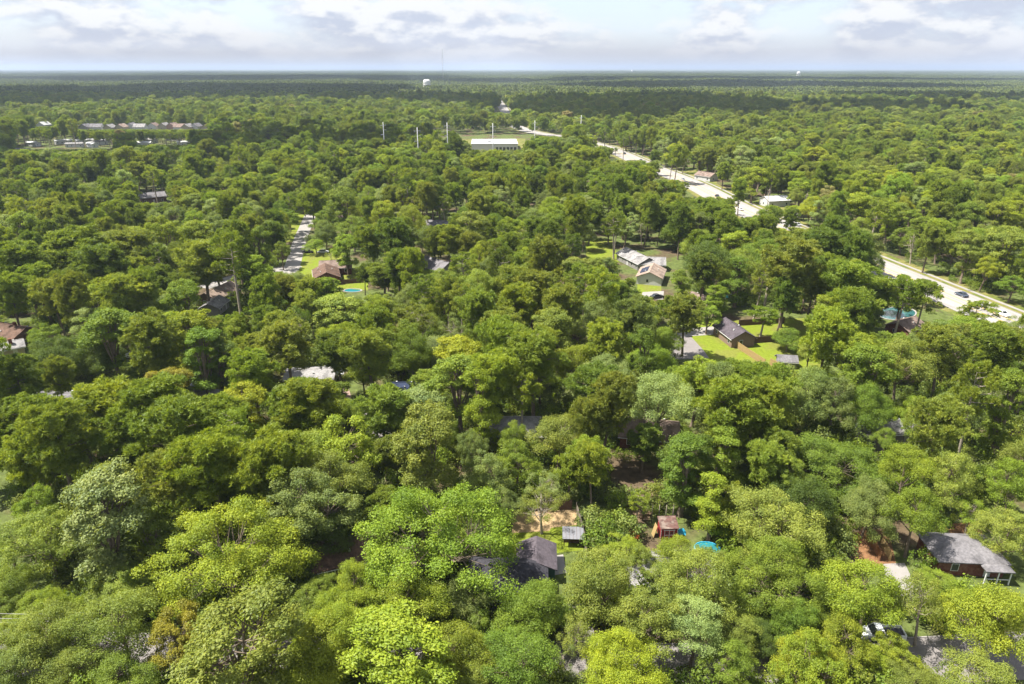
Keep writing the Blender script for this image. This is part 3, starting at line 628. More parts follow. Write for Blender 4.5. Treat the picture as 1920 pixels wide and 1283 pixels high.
TREES = []     # dict(kind proto list key, index, loc, sxy, sz, rz, tint, colour key, label)
rng = random.Random(7)
def add_tree(kind, ck, x, y, w, hf, label=None, idx=None):
    lst = PROTO[kind]; i = rng.randrange(len(lst)) if idx is None else idx; pr = lst[i]
    sxy = w / pr.W
    sz = (sxy ** 0.55) * hf * (.9 if 'pine' in kind else 1.0) if kind != 'bush' else sxy * hf
    c = PAL[ck]; k = rng.uniform(0.86, 1.16); g = rng.uniform(0.95, 1.05)
    TREES.append(dict(kind=kind, i=i, pr=pr, x=x, y=y, w=w, sxy=sxy, sz=sz, rz=rng.uniform(0, 6.283), tx=rng.gauss(0, .045), ty=rng.gauss(0, .045), sa=rng.uniform(.87, 1.13), tint=(c[0] * k, c[1] * k * g, c[2] * k), ck=ck, label=label, hand=label is not None))
    return TREES[-1]
for px, py, wpx, kind, ck, hf, lab in HAND:
    i = rng.randrange(len(PROTO[kind])); pr = PROTO[kind][i]
    p = at(px, py, 10.0)
    for _ in range(5):
        w = 1.08 * wpx * depth_of(p) / FPX
        sz = ((w / pr.W) ** 0.55 * (.9 if 'pine' in kind else 1.0) if kind != 'bush' else w / pr.W) * hf
        p = at(px, py, pr.zc * sz)
    t = add_tree(kind, ck, p[0], p[1], w, hf, lab, i); t['hand'] = True
    tx, ty, td = to_px((p[0], p[1], pr.H * t['sz'])); by = to_px((p[0], p[1], pr.zb * t['sz'] * .8))[1]; hw = w * .5 * FPX / td
    for (x0, y0, x1, y1, dist) in KEEP:                    # do not let a crown's top hide what the photograph shows behind it
        if dist >= 130 and p[1] < dist and tx + hw * .75 > x0 and tx - hw * .75 < x1 and ty < y1 and by > y0:
            hm = CAM_H * (1 - p[1] / at(960, y1 - .2 * (y1 - y0)).y)
            if hm > 6: t['sz'] = min(t['sz'], max(hm / pr.H, .6 * t['sz']))
NHAND = len(TREES)

# fillers: everything between and behind, out to 1.6 km
def vnoise(x, y, s, seed):
    def h(i, j):
        v = math.sin(i * 127.1 + j * 311.7 + seed * 74.7) * 43758.5453
        return v - math.floor(v)
    x /= s; y /= s; i, j = math.floor(x), math.floor(y); u, v = x - i, y - j
    u = u * u * (3 - 2 * u); v = v * v * (3 - 2 * v)
    return (h(i, j) * (1 - u) + h(i + 1, j) * u) * (1 - v) + (h(i, j + 1) * (1 - u) + h(i + 1, j + 1) * u) * v
ST_ALL = [(HWY, 9.5), (ST_L, 3.2), (CROSS_L, 4.0)]
def near_line(x, y):
    for L, w in ST_ALL:
        d2 = np.min((L[:, 0] - x) ** 2 + (L[:, 1] - y) ** 2)
        if d2 < (w + 2) ** 2: return True
    return False
def fill():
    cell = 8.0; grid = {}
    def put(x, y, r):
        grid.setdefault((int(x // cell), int(y // cell)), []).append((x, y, r))
    for t in TREES: put(t['x'], t['y'], t['w'] * 0.5)
    def clash(x, y, r):
        i, j = int(x // cell), int(y // cell)
        for a in range(i - 2, i + 3):
            for b in range(j - 2, j + 3):
                for (u, v, s) in grid.get((a, b), ()):
                    if (u - x) ** 2 + (v - y) ** 2 < (0.76 * (r + s)) ** 2: return True
        return False
    n = 0
    for ring in range(60):
        d0 = 52.0 * (1600 / 52.0) ** (ring / 60.0); d1 = 52.0 * (1600 / 52.0) ** ((ring + 1) / 60.0)
        area = 0.82 * (d1 * d1 - d0 * d0) 
        for _ in range(int(area / 50.0 * 3.2)):
            y = rng.uniform(d0, d1); x = rng.uniform(-0.86, 0.86) * y + rng.uniform(-12, 12)
            # what grows here: clusters of pine, lime-coloured bottom land right of the highway
            a = vnoise(x, y, 45, 1); b = vnoise(x, y, 28, 2); c = vnoise(x, y, 160, 3); r0 = rng.random()
            hx = np.interp(y, HWY[:, 1], HWY[:, 0]) if y > 90 else 170
            right = x > hx
            ppine = 0.20 if right else 0.42
            if r0 < ppine * (0.4 + 1.2 * a):
                kind = rng.choice(['pine', 'pine', 'pine', 'pine', 'thinpine']); ck = rng.choice(['olive', 'olive', 'limepine', 'brownpine', 'darkpine'] if not right else ['olive', 'limepine', 'brownpine']); w = rng.uniform(7.0, 11.5); hf = rng.uniform(.85, 1.28)
            else:
                pal = ['mid', 'bright', 'deep', 'light', 'grey', 'lime', 'mid', 'pale', 'bright', 'light']
                if right: pal = ['lime', 'light', 'bright', 'mid', 'light', 'lime', 'light', 'yellow', 'pale', 'mid']
                ck = pal[int((b * 0.55 + rng.random() * 0.45) * len(pal)) % len(pal)]
                if rng.random() < 0.012: ck = 'tan'
                if rng.random() < 0.10: ck = rng.choice(['yellow', 'lime', 'lime', 'bright'])
                kind = rng.choice(['oak', 'oak', 'gum', 'gum', 'dome', 'fine', 'sparse', 'oak', 'gum', 'column']); w = rng.uniform(8.5, 14.0) * (.6 if kind == 'column' else 1.0); hf = rng.uniform(.82, 1.18)
                if right: hf *= rng.uniform(.85, 1.0)
            if y > 420: w *= 1.12
            r = w * 0.5
            if clash(x, y, r): continue
            if near_line(x, y): continue
            if any(inside((x, y), q) for q in CLEAR): continue
            pr0 = PROTO[kind][0]; sz = (w / pr0.W) ** .55 * hf
            tx, ty, td = to_px((x, y, pr0.H * sz)); bx, by, bd = to_px((x, y, pr0.zb * sz * .8))
            hw = w * 0.5 * FPX / td
            bad = False; hmax = 99.0
            for (x0, y0, x1, y1, dist) in KEEP:
                if y < dist and tx + hw * .9 > x0 and tx - hw * .9 < x1 and ty < y1 and by > y0:
                    b = at(960, y1 - 0.15 * (y1 - y0)); hm = CAM_H * (1 - y / b.y)        # height of the sight line to the lower edge of what must be seen
                    hmax = min(hmax, hm)
            if hmax < 99:
                if hmax < 3.0: continue
                f = min(1.0, hmax / (pr0.H * sz)); hf *= f; 
                if f < .75: q_ = max(.42, f ** .6); w *= q_; hf *= q_ ** -.55; r = w * .5
            if y < 66 or td < 62: continue
            add_tree(kind, ck, x, y, w, hf); put(x, y, r); n += 1
fill()

# ------------------------------------------------------------------ the trees one can pick apart are things of their own, the rest is one wood
def place_trees():
    for t in TREES:
        p = (t['x'], t['y'], t['pr'].zc * t['sz']); u, v, d = to_px(p); t['px'], t['py'], t['d'] = u, v, d
        t['app'] = t['w'] * FPX / d
        t['in'] = -40 < u < 1960 and v < 1330
        t['isbush'] = t['kind'] == 'bush'; t['ispine'] = 'pine' in t['kind']
    near = []
    for grp in ('pine', 'leafy'):
        c = [t for t in TREES if t['ispine'] == (grp == 'pine') and t['in'] and not t['isbush'] and (t['hand'] or t['d'] < 330)]
        c.sort(key=lambda t: (-int(t['hand']), -t['app']))
        near += c[:290]
    near += [t for t in TREES if t['isbush']]
    ids = set(id(t) for t in near)
    far = [t for t in TREES if id(t) not in ids]
    return near, far
NEAR, FAR = place_trees()
LANDMARKS = [(960, 1075, 'the green-walled house'), (1250, 990, 'the red shed'), (1075, 1012, 'the metal-roofed shelter'), (1325, 1030, 'the blue paddling pool'), (1815, 1050, 'the brick house at lower right'), (1650, 1180, 'the white pickup truck'), (1780, 1225, 'the pale street at lower right'),
    (640, 1062, 'the shaded brown roof'), (1385, 620, 'the tan gable-ended house'), (1410, 665, 'the yellow wooden fence'), (1660, 825, 'the small grey house at right'), (1205, 485, 'the grey L-shaped roof'), (1222, 508, 'the house with the solar panel'), (1355, 555, 'the small bright blue pool'), (1685, 590, 'the large teal pool'), (1803, 551, 'the dark car on the highway'),
    (1495, 420, 'the silver car on the highway'), (610, 502, 'the brown-roofed house by the street'), (565, 455, 'the pale residential street'), (663, 545, 'the turquoise pool'), (18, 625, 'the brown house at the left edge'), (405, 548, 'the tan-roofed house at left'), (283, 368, 'the lone grey house at far left'), (625, 705, 'the white garden canopy'), (385, 742, 'the grey shed with the teal canopy'), (100, 741, 'the flat grey roof at far left'),
    (820, 492, 'the grey house behind bare trunks'), (970, 790, 'the pale roof in mid picture'), (710, 795, 'the pinkish driveway'), (1218, 790, 'the pinkish roof right of centre'), (753, 722, 'the dark blue roof'), (1475, 686, 'the grey garden shed'), (1455, 375, 'the white house by the highway'), (1325, 328, 'the pink-roofed house by the highway'), (920, 272, 'the white warehouse'), (1640, 1015, 'the cedar fence at lower right'),
    (443, 1027, 'the big yellow-green dome'), (820, 985, 'the huge round green tree'), (330, 1190, 'the ochre-yellow tree'), (235, 900, 'the pale silvery tree'), (1545, 815, 'the big deep green dome'), (448, 640, 'the slim yellow-green spire'), (190, 725, 'the lime-yellow dome'), (1480, 632, 'the lone round tree on the lawn')]
ORD = ['nearest', 'second', 'third', 'fourth', 'fifth', 'sixth', 'seventh', 'eighth', 'ninth', 'tenth', 'eleventh', 'twelfth', 'thirteenth', 'fourteenth', 'fifteenth', 'sixteenth']
def label_trees():
    taken = {}
    for t in NEAR:
        if t['label']: continue
        word = WORD[t['ck']]; noun = 'shrub' if t['isbush'] else ('pine' if t['ispine'] else 'leafy tree')
        best = sorted(LANDMARKS, key=lambda l: (l[0] - t['px']) ** 2 + 1.6 * (l[1] - t['py']) ** 2)[0]
        dx, dy = t['px'] - best[0], t['py'] - best[1]
        side = ('left of' if dx < 0 else 'right of') if abs(dx) > abs(dy) else ('behind' if dy < 0 else 'in front of')
        t['key'] = (word, noun, side, best[2]); t['dist'] = math.hypot(dx, dy)
        taken.setdefault(t['key'], []).append(t)
    for (word, noun, side, lm), ts in taken.items():
        ts.sort(key=lambda t: t['dist'])
        for k, t in enumerate(ts):
            if len(ts) == 1: t['label'] = '%s %s %s %s' % (word, noun, side, lm)
            else:
                t['label'] = ('%s %s nearest %s %s' % (word, noun, side if side != 'in front of' else 'in front of', lm)) if k == 0 else ('%s %s, %s one %s %s' % (word, noun, ORD[min(k, 15)], side, lm))
label_trees()
for t in NEAR:
    if len(t['label'].split()) > 16: t['label'] = t['label'].replace(' one ', ' ').replace(' leafy tree', ' tree')
def build_trees():
    for t in NEAR:
        nm = 'shrub' if t['isbush'] else ('pine_tree' if t['ispine'] else 'leafy_tree')
        e = thing(nm, t['label'], 'shrub' if t['isbush'] else 'tree', (t['x'], t['y'], 0), t['rz'], {'shrub': 'garden shrubs', 'pine_tree': 'pines among the houses', 'leafy_tree': 'broad-leaved trees among the houses'}[nm])
        e.rotation_euler = (t['tx'], t['ty'], t['rz']); e.scale = (t['sxy'] * t['sa'], t['sxy'] / t['sa'], t['sz']); e.empty_display_size = 0.5
        link('trunk', t['pr'].trunk, e)
        c = link('crown', t['pr'].crown, e); c['leaf_tint'] = list(t['tint'])
build_trees()

def instancer(name, objs, pts, rots, scales, idx, tint, kind='stuff', label=None):
    """one object whose points carry instances of the given tree meshes"""
    n = len(pts)
    me = bpy.data.meshes.new(name); me.vertices.add(n); me.vertices.foreach_set('co', np.asarray(pts, np.float32).ravel())
    def attr(nm, typ, data, f):
        a = me.attributes.new(nm, typ, 'POINT'); a.data.foreach_set(f, np.asarray(data).ravel())
    attr('rot', 'FLOAT_VECTOR', np.asarray(rots, np.float32), 'vector'); attr('scl', 'FLOAT_VECTOR', np.asarray(scales, np.float32), 'vector')
    attr('idx', 'INT', np.asarray(idx, np.int32), 'value')
    if tint is not None: attr('leaf_tint', 'FLOAT_VECTOR', np.asarray(tint, np.float32), 'vector')
    ob = link(name, me)
    col = bpy.data.collections.new(name + '_meshes')
    for o in objs: col.objects.link(o)
    order = sorted(range(len(objs)), key=lambda i: objs[i].name)          # collection info sorts children by name
    remap = np.zeros(len(objs), np.int32)
    for pos, i in enumerate(order): remap[i] = pos
    me.attributes['idx'].data.foreach_set('value', remap[np.asarray(idx)].astype(np.int32))
    g = bpy.data.node_groups.new(name + '_scatter', 'GeometryNodeTree')
    g.interface.new_socket('Geometry', in_out='INPUT', socket_type='NodeSocketGeometry'); g.interface.new_socket('Geometry', in_out='OUTPUT', socket_type='NodeSocketGeometry')
    N, Lk = g.nodes, g.links
    gi = N.new('NodeGroupInput'); go = N.new('NodeGroupOutput')
    ci = N.new('GeometryNodeCollectionInfo'); ci.inputs['Collection'].default_value = col; ci.inputs['Separate Children'].default_value = True; ci.inputs['Reset Children'].default_value = True
    ip = N.new('GeometryNodeInstanceOnPoints'); ip.inputs['Pick Instance'].default_value = True
    def named(nm, typ):
        a = N.new('GeometryNodeInputNamedAttribute'); a.data_type = typ; a.inputs['Name'].default_value = nm; return a.outputs['Attribute']
    Lk.new(gi.outputs[0], ip.inputs['Points']); Lk.new(ci.outputs[0], ip.inputs['Instance'])
    Lk.new(named('idx', 'INT'), ip.inputs['Instance Index'])
    er = N.new('FunctionNodeEulerToRotation'); Lk.new(named('rot', 'FLOAT_VECTOR'), er.inputs[0]); Lk.new(er.outputs[0], ip.inputs['Rotation'])
    Lk.new(named('scl', 'FLOAT_VECTOR'), ip.inputs['Scale'])
    Lk.new(ip.outputs[0], go.inputs[0])
    md = ob.modifiers.new('scatter', 'NODES'); md.node_group = g
    tag(ob, label, kind=kind)
    return ob
def woodland():
    objs = []; cpos = {}; tpos = {}
    for k, l in PROTO.items():
        for i, p in enumerate(l):
            cpos[(k, i)] = len(objs); objs.append(p.crown_obj); tpos[(k, i)] = len(objs); objs.append(p.trunk_obj)
    for i, o in enumerate(objs): o.name = 'wood_%02d' % i
    rows = [(t, cpos) for t in FAR] + [(t, tpos) for t in FAR if t['d'] < 700]
    instancer('woodland', objs, [(t['x'], t['y'], 0) for t, m in rows], [(t['tx'], t['ty'], t['rz']) for t, m in rows], [(t['sxy'] * t['sa'], t['sxy'] / t['sa'], t['sz']) for t, m in rows], [m[(t['kind'], t['i'])] for t, m in rows], [t['tint'] for t, m in rows])
    # undergrowth below the near trees
    rs = np.random.RandomState(9); P = []; S = []; T = []; I = []
    cols = [PAL[k] for k in ('mid', 'deep', 'dark', 'grey', 'light', 'bright')]
    while len(P) < 4200:
        y = 58 * (300 / 58.0) ** rs.rand(); x = rs.uniform(-.86, .86) * y
        if near_line(x, y) or any(inside((x, y), q) for q in CLEAR) or abs(y - 66) < 4.5: continue
        u, v, d = to_px((x, y, 1.0))
        if any(y < k[4] + 2 and k[0] - 6 < u < k[2] + 6 and k[1] - 4 < v < k[3] + 8 for k in KEEP): continue
        s = rs.uniform(.4, 1.25); P.append((x, y, 0)); S.append((s, s, s * rs.uniform(.8, 1.5))); I.append(rs.randint(2)); c = cols[rs.randint(len(cols))]; k = rs.uniform(.7, 1.1); T.append([q * k for q in c])
    bo = [o.copy() for o in (PROTO['bush'][0].crown_obj, PROTO['bush'][1].crown_obj)]
    instancer('undergrowth', bo, P, [(0, 0, a) for a in rs.uniform(0, 6.28, len(P))], S, I, T)
woodland()
def far_woodland():
    """beyond 1.5 km: patches of wood, 200 m on a side, built of leaf clumps tree by tree"""
    rs = np.random.RandomState(3); objs = []
    names = ['olive', 'mid', 'bright', 'grey', 'deep', 'light', 'lime', 'dark', 'brownpine', 'darkpine', 'mid', 'light']
    for v in range(4):
        Vs = []; Cs = []
        for k in range(430):
            x, y = rs.uniform(-104, 104, 2); w = rs.uniform(9, 15) / 2; h = rs.uniform(13, 22); c = np.array(PAL[names[rs.randint(len(names))]]) * rs.uniform(.45, .72); c = c * .8 + c.mean() * .2
            n = 64
            d = unit(rs.normal(size=(n, 3)) + np.array([0, 0, .35]))
            p = np.array([x, y, h * .6]) + d * np.array([w, w, h * .4]) * rs.uniform(.75, 1.0, (n, 1))
            nn = unit(d + .5 * rs.normal(size=(n, 3)))
            Ls = rs.uniform(1.8, 3.6, n)
            V, F = leaves_np(rs, p, nn, Ls, Ls * .75); Vs.append(V); Cs.append(np.repeat(c[None] * rs.uniform(.8, 1.2, (n, 1)), 4, 0))
        V = np.concatenate(Vs); C = np.concatenate(Cs)
        me = mesh_np('canopy_patch', V, np.arange(len(V)).reshape(-1, 4), [CANOPY], attrs={'leaf_tint': ('FLOAT_VECTOR', C)})
        objs.append(bpy.data.objects.new('patch_%d' % v, me))
    P = []; Rr = []; S = []; I = []
    step = 196.0
    for j in range(int(1500 / step), int(15000 / step)):
        y = j * step + 90
        for i in range(-int(0.9 * y / step) - 2, int(0.9 * y / step) + 3):
            x = i * step + rs.uniform(-4, 4)
            if abs(x - np.interp(y, HWY[:, 1], HWY[:, 0])) < 70 and y < 2300 and abs(x) < 60: pass
            if math.hypot(x, y) < 1560: continue
            if rs.rand() < 0.03 and y > 2500: continue
            P.append((x, y, -0.5)); Rr.append((0, 0, rs.randint(4) * math.pi / 2)); s = rs.uniform(.85, 1.15) * (0.8 + 0.45 * vnoise(x, y, 900, 5)); S.append((1, 1, s)); I.append(rs.randint(4))
    instancer('far_woodland', objs, P, Rr, S, I, None)
    # the last stretch to the horizon
    xs = np.linspace(-44000, 44000, 60); ys = np.linspace(14900, 45000, 26)
    X, Y = np.meshgrid(xs, ys); Z = 13 + 6 * rs.rand(*X.shape); i = np.arange(X.size).reshape(X.shape)
    F = np.stack([i[:-1, :-1].ravel(), i[:-1, 1:].ravel(), i[1:, 1:].ravel(), i[1:, :-1].ravel()], 1)
    o = link('far_canopy', mesh_np('far_canopy', np.stack([X.ravel(), Y.ravel(), Z.ravel()], 1), F, [surf('far_canopy', (.075, .095, .025), 1.0, .4, .004, 0, 0, col2=(.11, .125, .035), scale2=.0007)]))
    tag(o, kind='stuff')
far_woodland()

# ------------------------------------------------------------------ houses, sheds, fences, pools, vehicles
def shingle(name, col, var=0.30): return surf(name, col, 0.92, var, 2.6, 0.35, 0.15, col2=tuple(c * .62 for c in col), scale2=0.45, two=(.42, .66))
RF_DARK = shingle('charcoal_shingles', (0.040, 0.038, 0.046)); RF_GREY = shingle('grey_shingles', (.150, .142, .150)); RF_LIGHT = shingle('pale_grey_shingles', (.225, .215, .213)); RF_BROWN = shingle('brown_shingles', (0.110, 0.069, 0.052))
RF_TAN = shingle('tan_shingles', (.25, .19, .155)); RF_PINK = shingle('pinkish_shingles', (0.187, 0.138, 0.116)); RF_MAUVE = shingle('mauve_shingles', (0.076, 0.064, 0.074)); RF_WHITE = surf('white_metal_roof', (0.409, 0.409, 0.409), .5, .06, .8); RF_NAVY = shingle('navy_roof', (.03, .04, .075))
W_GREEN = surf('green_siding', (.035, .075, .07), .7, .12, 2.0); W_BRICK = surf('red_brick', (0.130, 0.053, 0.037), .9, .25, 4.0, .3, .1, col2=(.17, .085, .06), scale2=1.5); W_TAN = surf('tan_brick', (0.186, 0.133, 0.102), .9, .18, 3.0, .2, .1); W_WHITE = surf('white_siding', (0.446, 0.440, 0.428), .7, .05, 1.0)
W_CREAM = surf('cream_siding', (0.310, 0.267, 0.198), .7, .06, 1.0); W_BROWN = surf('brown_siding', (0.105, 0.062, 0.040), .8, .18, 2.0); W_GREY = surf('grey_siding', (0.205, 0.192, 0.180), .75, .1, 1.5); W_PINKW = surf('rose_siding', (0.298, 0.186, 0.149), .8, .1, 1.0); W_RED = surf('red_barn_paint', (.22, .022, .025), .6, .2, 2.5)
GLASS = surf('window_glass', (.02, .025, .03), .12, .2, 1.0, 0, .6); RUST = surf('rusty_sheet', (.095, .048, .040), .7, .4, 1.6, .1, .3, col2=(.16, .12, .10), scale2=.7)
METAL = surf('galvanised_sheet', (.20, .20, .22), .42, .12, 1.2, 0, .5, .35); STEEL = surf('galvanised_steel', (.48, .48, .47), .6, .1, .6); WOODPOLE = surf('weathered_pole', (.25, .20, .155), .9, .2, 2.0)
F_YEL = surf('new_pine_boards', (0.291, 0.205, 0.087), .85, .14, 2.5); F_BRN = surf('old_fence_boards', (0.105, 0.065, 0.043), .9, .25, 2.5); F_ORG = surf('cedar_boards', (0.211, 0.105, 0.046), .9, .2, 2.5); F_GRY = surf('grey_fence_boards', (0.174, 0.146, 0.118), .9, .2, 2.5)
M_TEAL = surf('teal_fabric', (.02, .36, .30), .6, .1, .7); M_BLUE = surf('blue_tarpaulin', (.04, .33, .52), .5, .3, 1.4)
def water_mat(name, col):
    m = surf(name, col, .06, .12, .6, .04, .5); return m
WAT = water_mat('pool_water', (.02, .15, .175)); WAT2 = water_mat('teal_pool_water', (.027, .09, .095))

def window(parent, x, y, z, w, h, face, mat=None, cross=True):
    """face: '-y' '+y' '-x' '+x' in the parent's frame; frame proud of the wall, pane set in it"""
    a = 0.06; f = mat or M_WHITE
    if face[1] == 'y':
        s = -1 if face[0] == '-' else 1
        fr = box('window', -w / 2, w / 2, min(0, s * a), max(0, s * a), -h / 2, h / 2, f, parent, (x, y - s * 0.02, z))
        box('pane', -w / 2 + .09, w / 2 - .09, min(0, s * .02), max(0, s * .02), -h / 2 + .09, h / 2 - .09, GLASS, fr, (0, s * a, 0))
    else:
        s = -1 if face[0] == '-' else 1
        fr = box('window', min(0, s * a), max(0, s * a), -w / 2, w / 2, -h / 2, h / 2, f, parent, (x - s * 0.02, y, z))
        box('pane', min(0, s * .02), max(0, s * .02), -w / 2 + .09, w / 2 - .09, -h / 2 + .09, h / 2 - .09, GLASS, fr, (s * a, 0, 0))
    return fr
def door(parent, x, y, face, mat, w=.95, h=2.05, z=0.1):
    s = -1 if face[0] == '-' else 1
    if face[1] == 'y':
        d = box('door', -w / 2, w / 2, min(0, s * .07), max(0, s * .07), 0, h, mat, parent, (x, y - s * .02, z)); box('handle', w * .36, w * .44, min(0, s * .05), max(0, s * .05), .95, 1.05, STEEL, d, (0, s * .07, 0))
    else:
        d = box('door', min(0, s * .07), max(0, s * .07), -w / 2, w / 2, 0, h, mat, parent, (x - s * .02, y, z)); box('handle', min(0, s * .05), max(0, s * .05), w * .36, w * .44, .95, 1.05, STEEL, d, (s * .07, 0, 0))
def gable_walls(parent, L, W, h, rise, mat, name='wall', loc=(0, 0, 0), rz=0):
    sec = [(-W / 2, 0), (W / 2, 0), (W / 2, h), (0, h + rise), (-W / 2, h)]
    V = [(x, y, z) for x in (-L / 2, L / 2) for y, z in sec]
    F = [(4, 3, 2, 1, 0), (5, 6, 7, 8, 9)] + [(i, (i + 1) % 5, 5 + (i + 1) % 5, 5 + i) for i in range(5)]
    return poly(name, V, F, mat, parent, loc, rz)
def gable_roof(parent, L, W, h, rise, mat, oh=.45, th=.16, name='roof', loc=(0, 0, 0), rz=0):
    k = rise / (W / 2); e = W / 2 + oh; g = .015
    sec = [(-e, h - oh * k + g), (0, h + rise + g), (e, h - oh * k + g), (e, h - oh * k + th), (0, h + rise + th + .02), (-e, h - oh * k + th)]
    V = [(x, y, z) for x in (-L / 2 - oh, L / 2 + oh) for y, z in sec]
    F = [(0, 1, 4, 5), (1, 2, 3, 4), (6 + 5, 6 + 4, 6 + 1, 6 + 0), (6 + 4, 6 + 3, 6 + 2, 6 + 1)] + [(i, 6 + i, 6 + (i + 1) % 6, (i + 1) % 6) for i in range(6)]
    return poly(name, V, F, mat, parent, loc, rz)
def hip_roof(parent, L, W, h, rise, mat, oh=.45, name='roof', loc=(0, 0, 0), rz=0):
    a, b = L / 2 + oh, W / 2 + oh; r = max(.2, L / 2 - W / 2); z = h + .01
    V = [(-a, -b, z), (a, -b, z), (a, b, z), (-a, b, z), (-a, -b, z + .16), (a, -b, z + .16), (a, b, z + .16), (-a, b, z + .16), (-r, 0, z + .16 + rise), (r, 0, z + .16 + rise)]
    F = [(3, 2, 1, 0), (0, 1, 5, 4), (1, 2, 6, 5), (2, 3, 7, 6), (3, 0, 4, 7), (4, 5, 9, 8), (5, 6, 9), (6, 7, 8, 9), (7, 4, 8)]
    return poly(name, V, F, mat, parent, loc, rz)
def house(name, label, loc, rz, L, W, h, rise, wall, roof, kind='gable', cat='house', wins=True, chim=None, group=None, oh=.45, trim=True, storeys=1):
    t = thing(name, label, cat, (loc[0], loc[1], 0), rz, group)
    if kind == 'gable':
        gable_walls(t, L, W, h, rise, wall); rf = gable_roof(t, L, W, h, rise, roof, oh)
    else:
        box('wall', -L / 2, L / 2, -W / 2, W / 2, 0, h, wall, t); rf = hip_roof(t, L, W, h, rise, roof, oh)
    if wins:
        for st in range(storeys):
            zz = 1.5 + st * 2.7; n = max(2, int(L / 3.4))
            for i in range(n):
                x = -L / 2 + (i + .5) * L / n
                if st == 0 and i == n // 2: door(t, x, -W / 2, '-y', W_WHITE)
                else: window(t, x, -W / 2, zz, 1.1, 1.3, '-y')
                if i % 2 == 0: window(t, x, W / 2, zz, 1.1, 1.3, '+y')
            for s in ('-x', '+x'):
                window(t, (-L if s == '-x' else L) / 2, 0.6 * (1 if s == '-x' else -1), zz, 1.0, 1.2, s)
    if kind == 'gable' and cat == 'house':
        kk = rise / (W / 2)
        for vx, vy in ((-.22 * L, .22 * W), (.27 * L, .30 * W), (.08 * L, -.26 * W)): box('roof_vent', vx - .16, vx + .16, vy - .16, vy + .16, h + rise - abs(vy) * kk, h + rise - abs(vy) * kk + .50, STEEL, rf)
        box('ridge_cap', -L / 2 - oh, L / 2 + oh, -.14, .14, h + rise + .12, h + rise + .21, roof, rf)
    if chim: 
        c = box('chimney', -.4, .4, -.35, .35, 0, 1.6, W_BRICK, rf, (chim[0], chim[1], h + rise * .55)); 
    if trim and kind == 'gable':
        k = rise / (W / 2)
        for s in (-1, 1): box('gutter', -L / 2 - oh, L / 2 + oh, s * (W / 2 + oh) - .06, s * (W / 2 + oh) + .06, h - oh * k - .10, h - oh * k + .012, M_WHITE, t)
    return t
def ridge_house(name, label, p1, p2, zr, W, h, wall, roof, L=None, **kw):
    a = at(p1[0], p1[1], zr); b = at(p2[0], p2[1], zr); d = b - a
    return house(name, label, (a + b) / 2, math.atan2(d.y, d.x), L or d.length, W, h, zr - h, wall, roof, **kw)

# the green house: front gable and porch to the street, rear wing over the driveway
g = thing('green_house', 'dark-roofed house with green siding, white-framed windows and a front gable', 'house', (.6, 78.4, 0), R(-2))
box('wall', -6.6, 4.2, -2.8, 3.0, 0, 2.7, W_GREEN, g); r1 = hip_roof(g, 10.8, 5.8, 2.7, 1.75, RF_DARK, .4, loc=(-1.2, .1, 0))
gable_walls(g, 2.6, 6.4, 2.62, 1.30, W_GREEN, 'front_gable', (-1.0, -3.4, 0), R(90)); gable_roof(g, 2.6, 6.4, 2.64, 1.30, RF_DARK, .3, name='gable_roof', loc=(-1.0, -3.35, 0), rz=R(90))
gable_walls(g, 5.4, 5.4, 2.45, 1.15, W_GREEN, 'rear_wing', (2.9, 4.3, 0), R(90)); gable_roof(g, 5.4, 5.4, 2.47, 1.15, RF_MAUVE, .35, name='wing_roof', loc=(2.9, 4.3, 0), rz=R(90))
window(g, -5.4, -2.8, 1.5, 1.3, 1.35, '-y'); window(g, -2.6, -4.7, 1.5, 1.2, 1.3, '-y'); window(g, -0.9, -4.7, 1.5, 1.2, 1.3, '-y'); door(g, 1.2, -4.7, '-y', W_BRICK)
window(g, 3.4, -2.8, 1.5, 1.1, 1.2, '-y')
for x in (-6.9, -4.35, -4.05): box('porch_post', x - .07, x + .07, -4.9 if x > -4.2 else -3.25, -4.76 if x > -4.2 else -3.11, 0, 2.55, M_WHITE, g)
for s in (-1, 1):
    V = [(-1.0 + s * 3.5, -5.06, 2.44), (-1.0, -5.06, 3.86), (-1.0, -5.06, 4.06), (-1.0 + s * 3.5, -5.06, 2.64)]
    poly('bargeboard', V + [(v[0], v[1] - .05, v[2]) for v in V], [(0, 1, 2, 3), (7, 6, 5, 4), (0, 4, 5, 1), (1, 5, 6, 2), (2, 6, 7, 3), (3, 7, 4, 0)], M_WHITE, g)
box('gutter', -7.0, -4.3, -3.34, -3.22, 2.60, 2.70, M_WHITE, g)
# grey roof under the maples, brick house, brown roof in the shade
p = at(1245, 1080); house('grey_roofed_house', 'long grey-roofed house half hidden under light green trees below the red shed', (p.x, p.y - 1.2), R(4), 12, 7, 2.5, 1.5, W_BRICK, RF_LIGHT)
p = at(1822, 1083); bh = house('brick_house', 'red brick house with grey hip roof and white porch posts at lower right', (p.x, p.y + 3.4), R(-4), 9.4, 6.2, 2.5, 1.5, W_BRICK, RF_GREY, kind='hip')
hip_roof(bh, 3.6, 1.6, 2.3, .5, RF_GREY, .2, name='porch_roof', loc=(2.9, -4.0, 0))
for x in (1.2, 2.9, 4.6): box('porch_post', x - .07, x + .07, -4.75, -4.61, 0, 2.3, M_WHITE, bh)
box('porch_rail', 1.2, 4.6, -4.71, -4.65, .85, .95, M_WHITE, bh)
p = at(640, 1078); house('brown_roofed_house', 'brown-grey roof in deep shade between the two big round trees', (p.x, p.y + 2.5), R(20), 9, 6.5, 2.5, 1.7, W_BROWN, RF_BROWN)
p = at(345, 1115); house('garden_shed', 'small hut with a brown roof below the yellow-green dome', (p.x, p.y + 1.0), R(10), 3, 2.4, 2.0, .7, W_BROWN, RF_BROWN, cat='shed', wins=False)
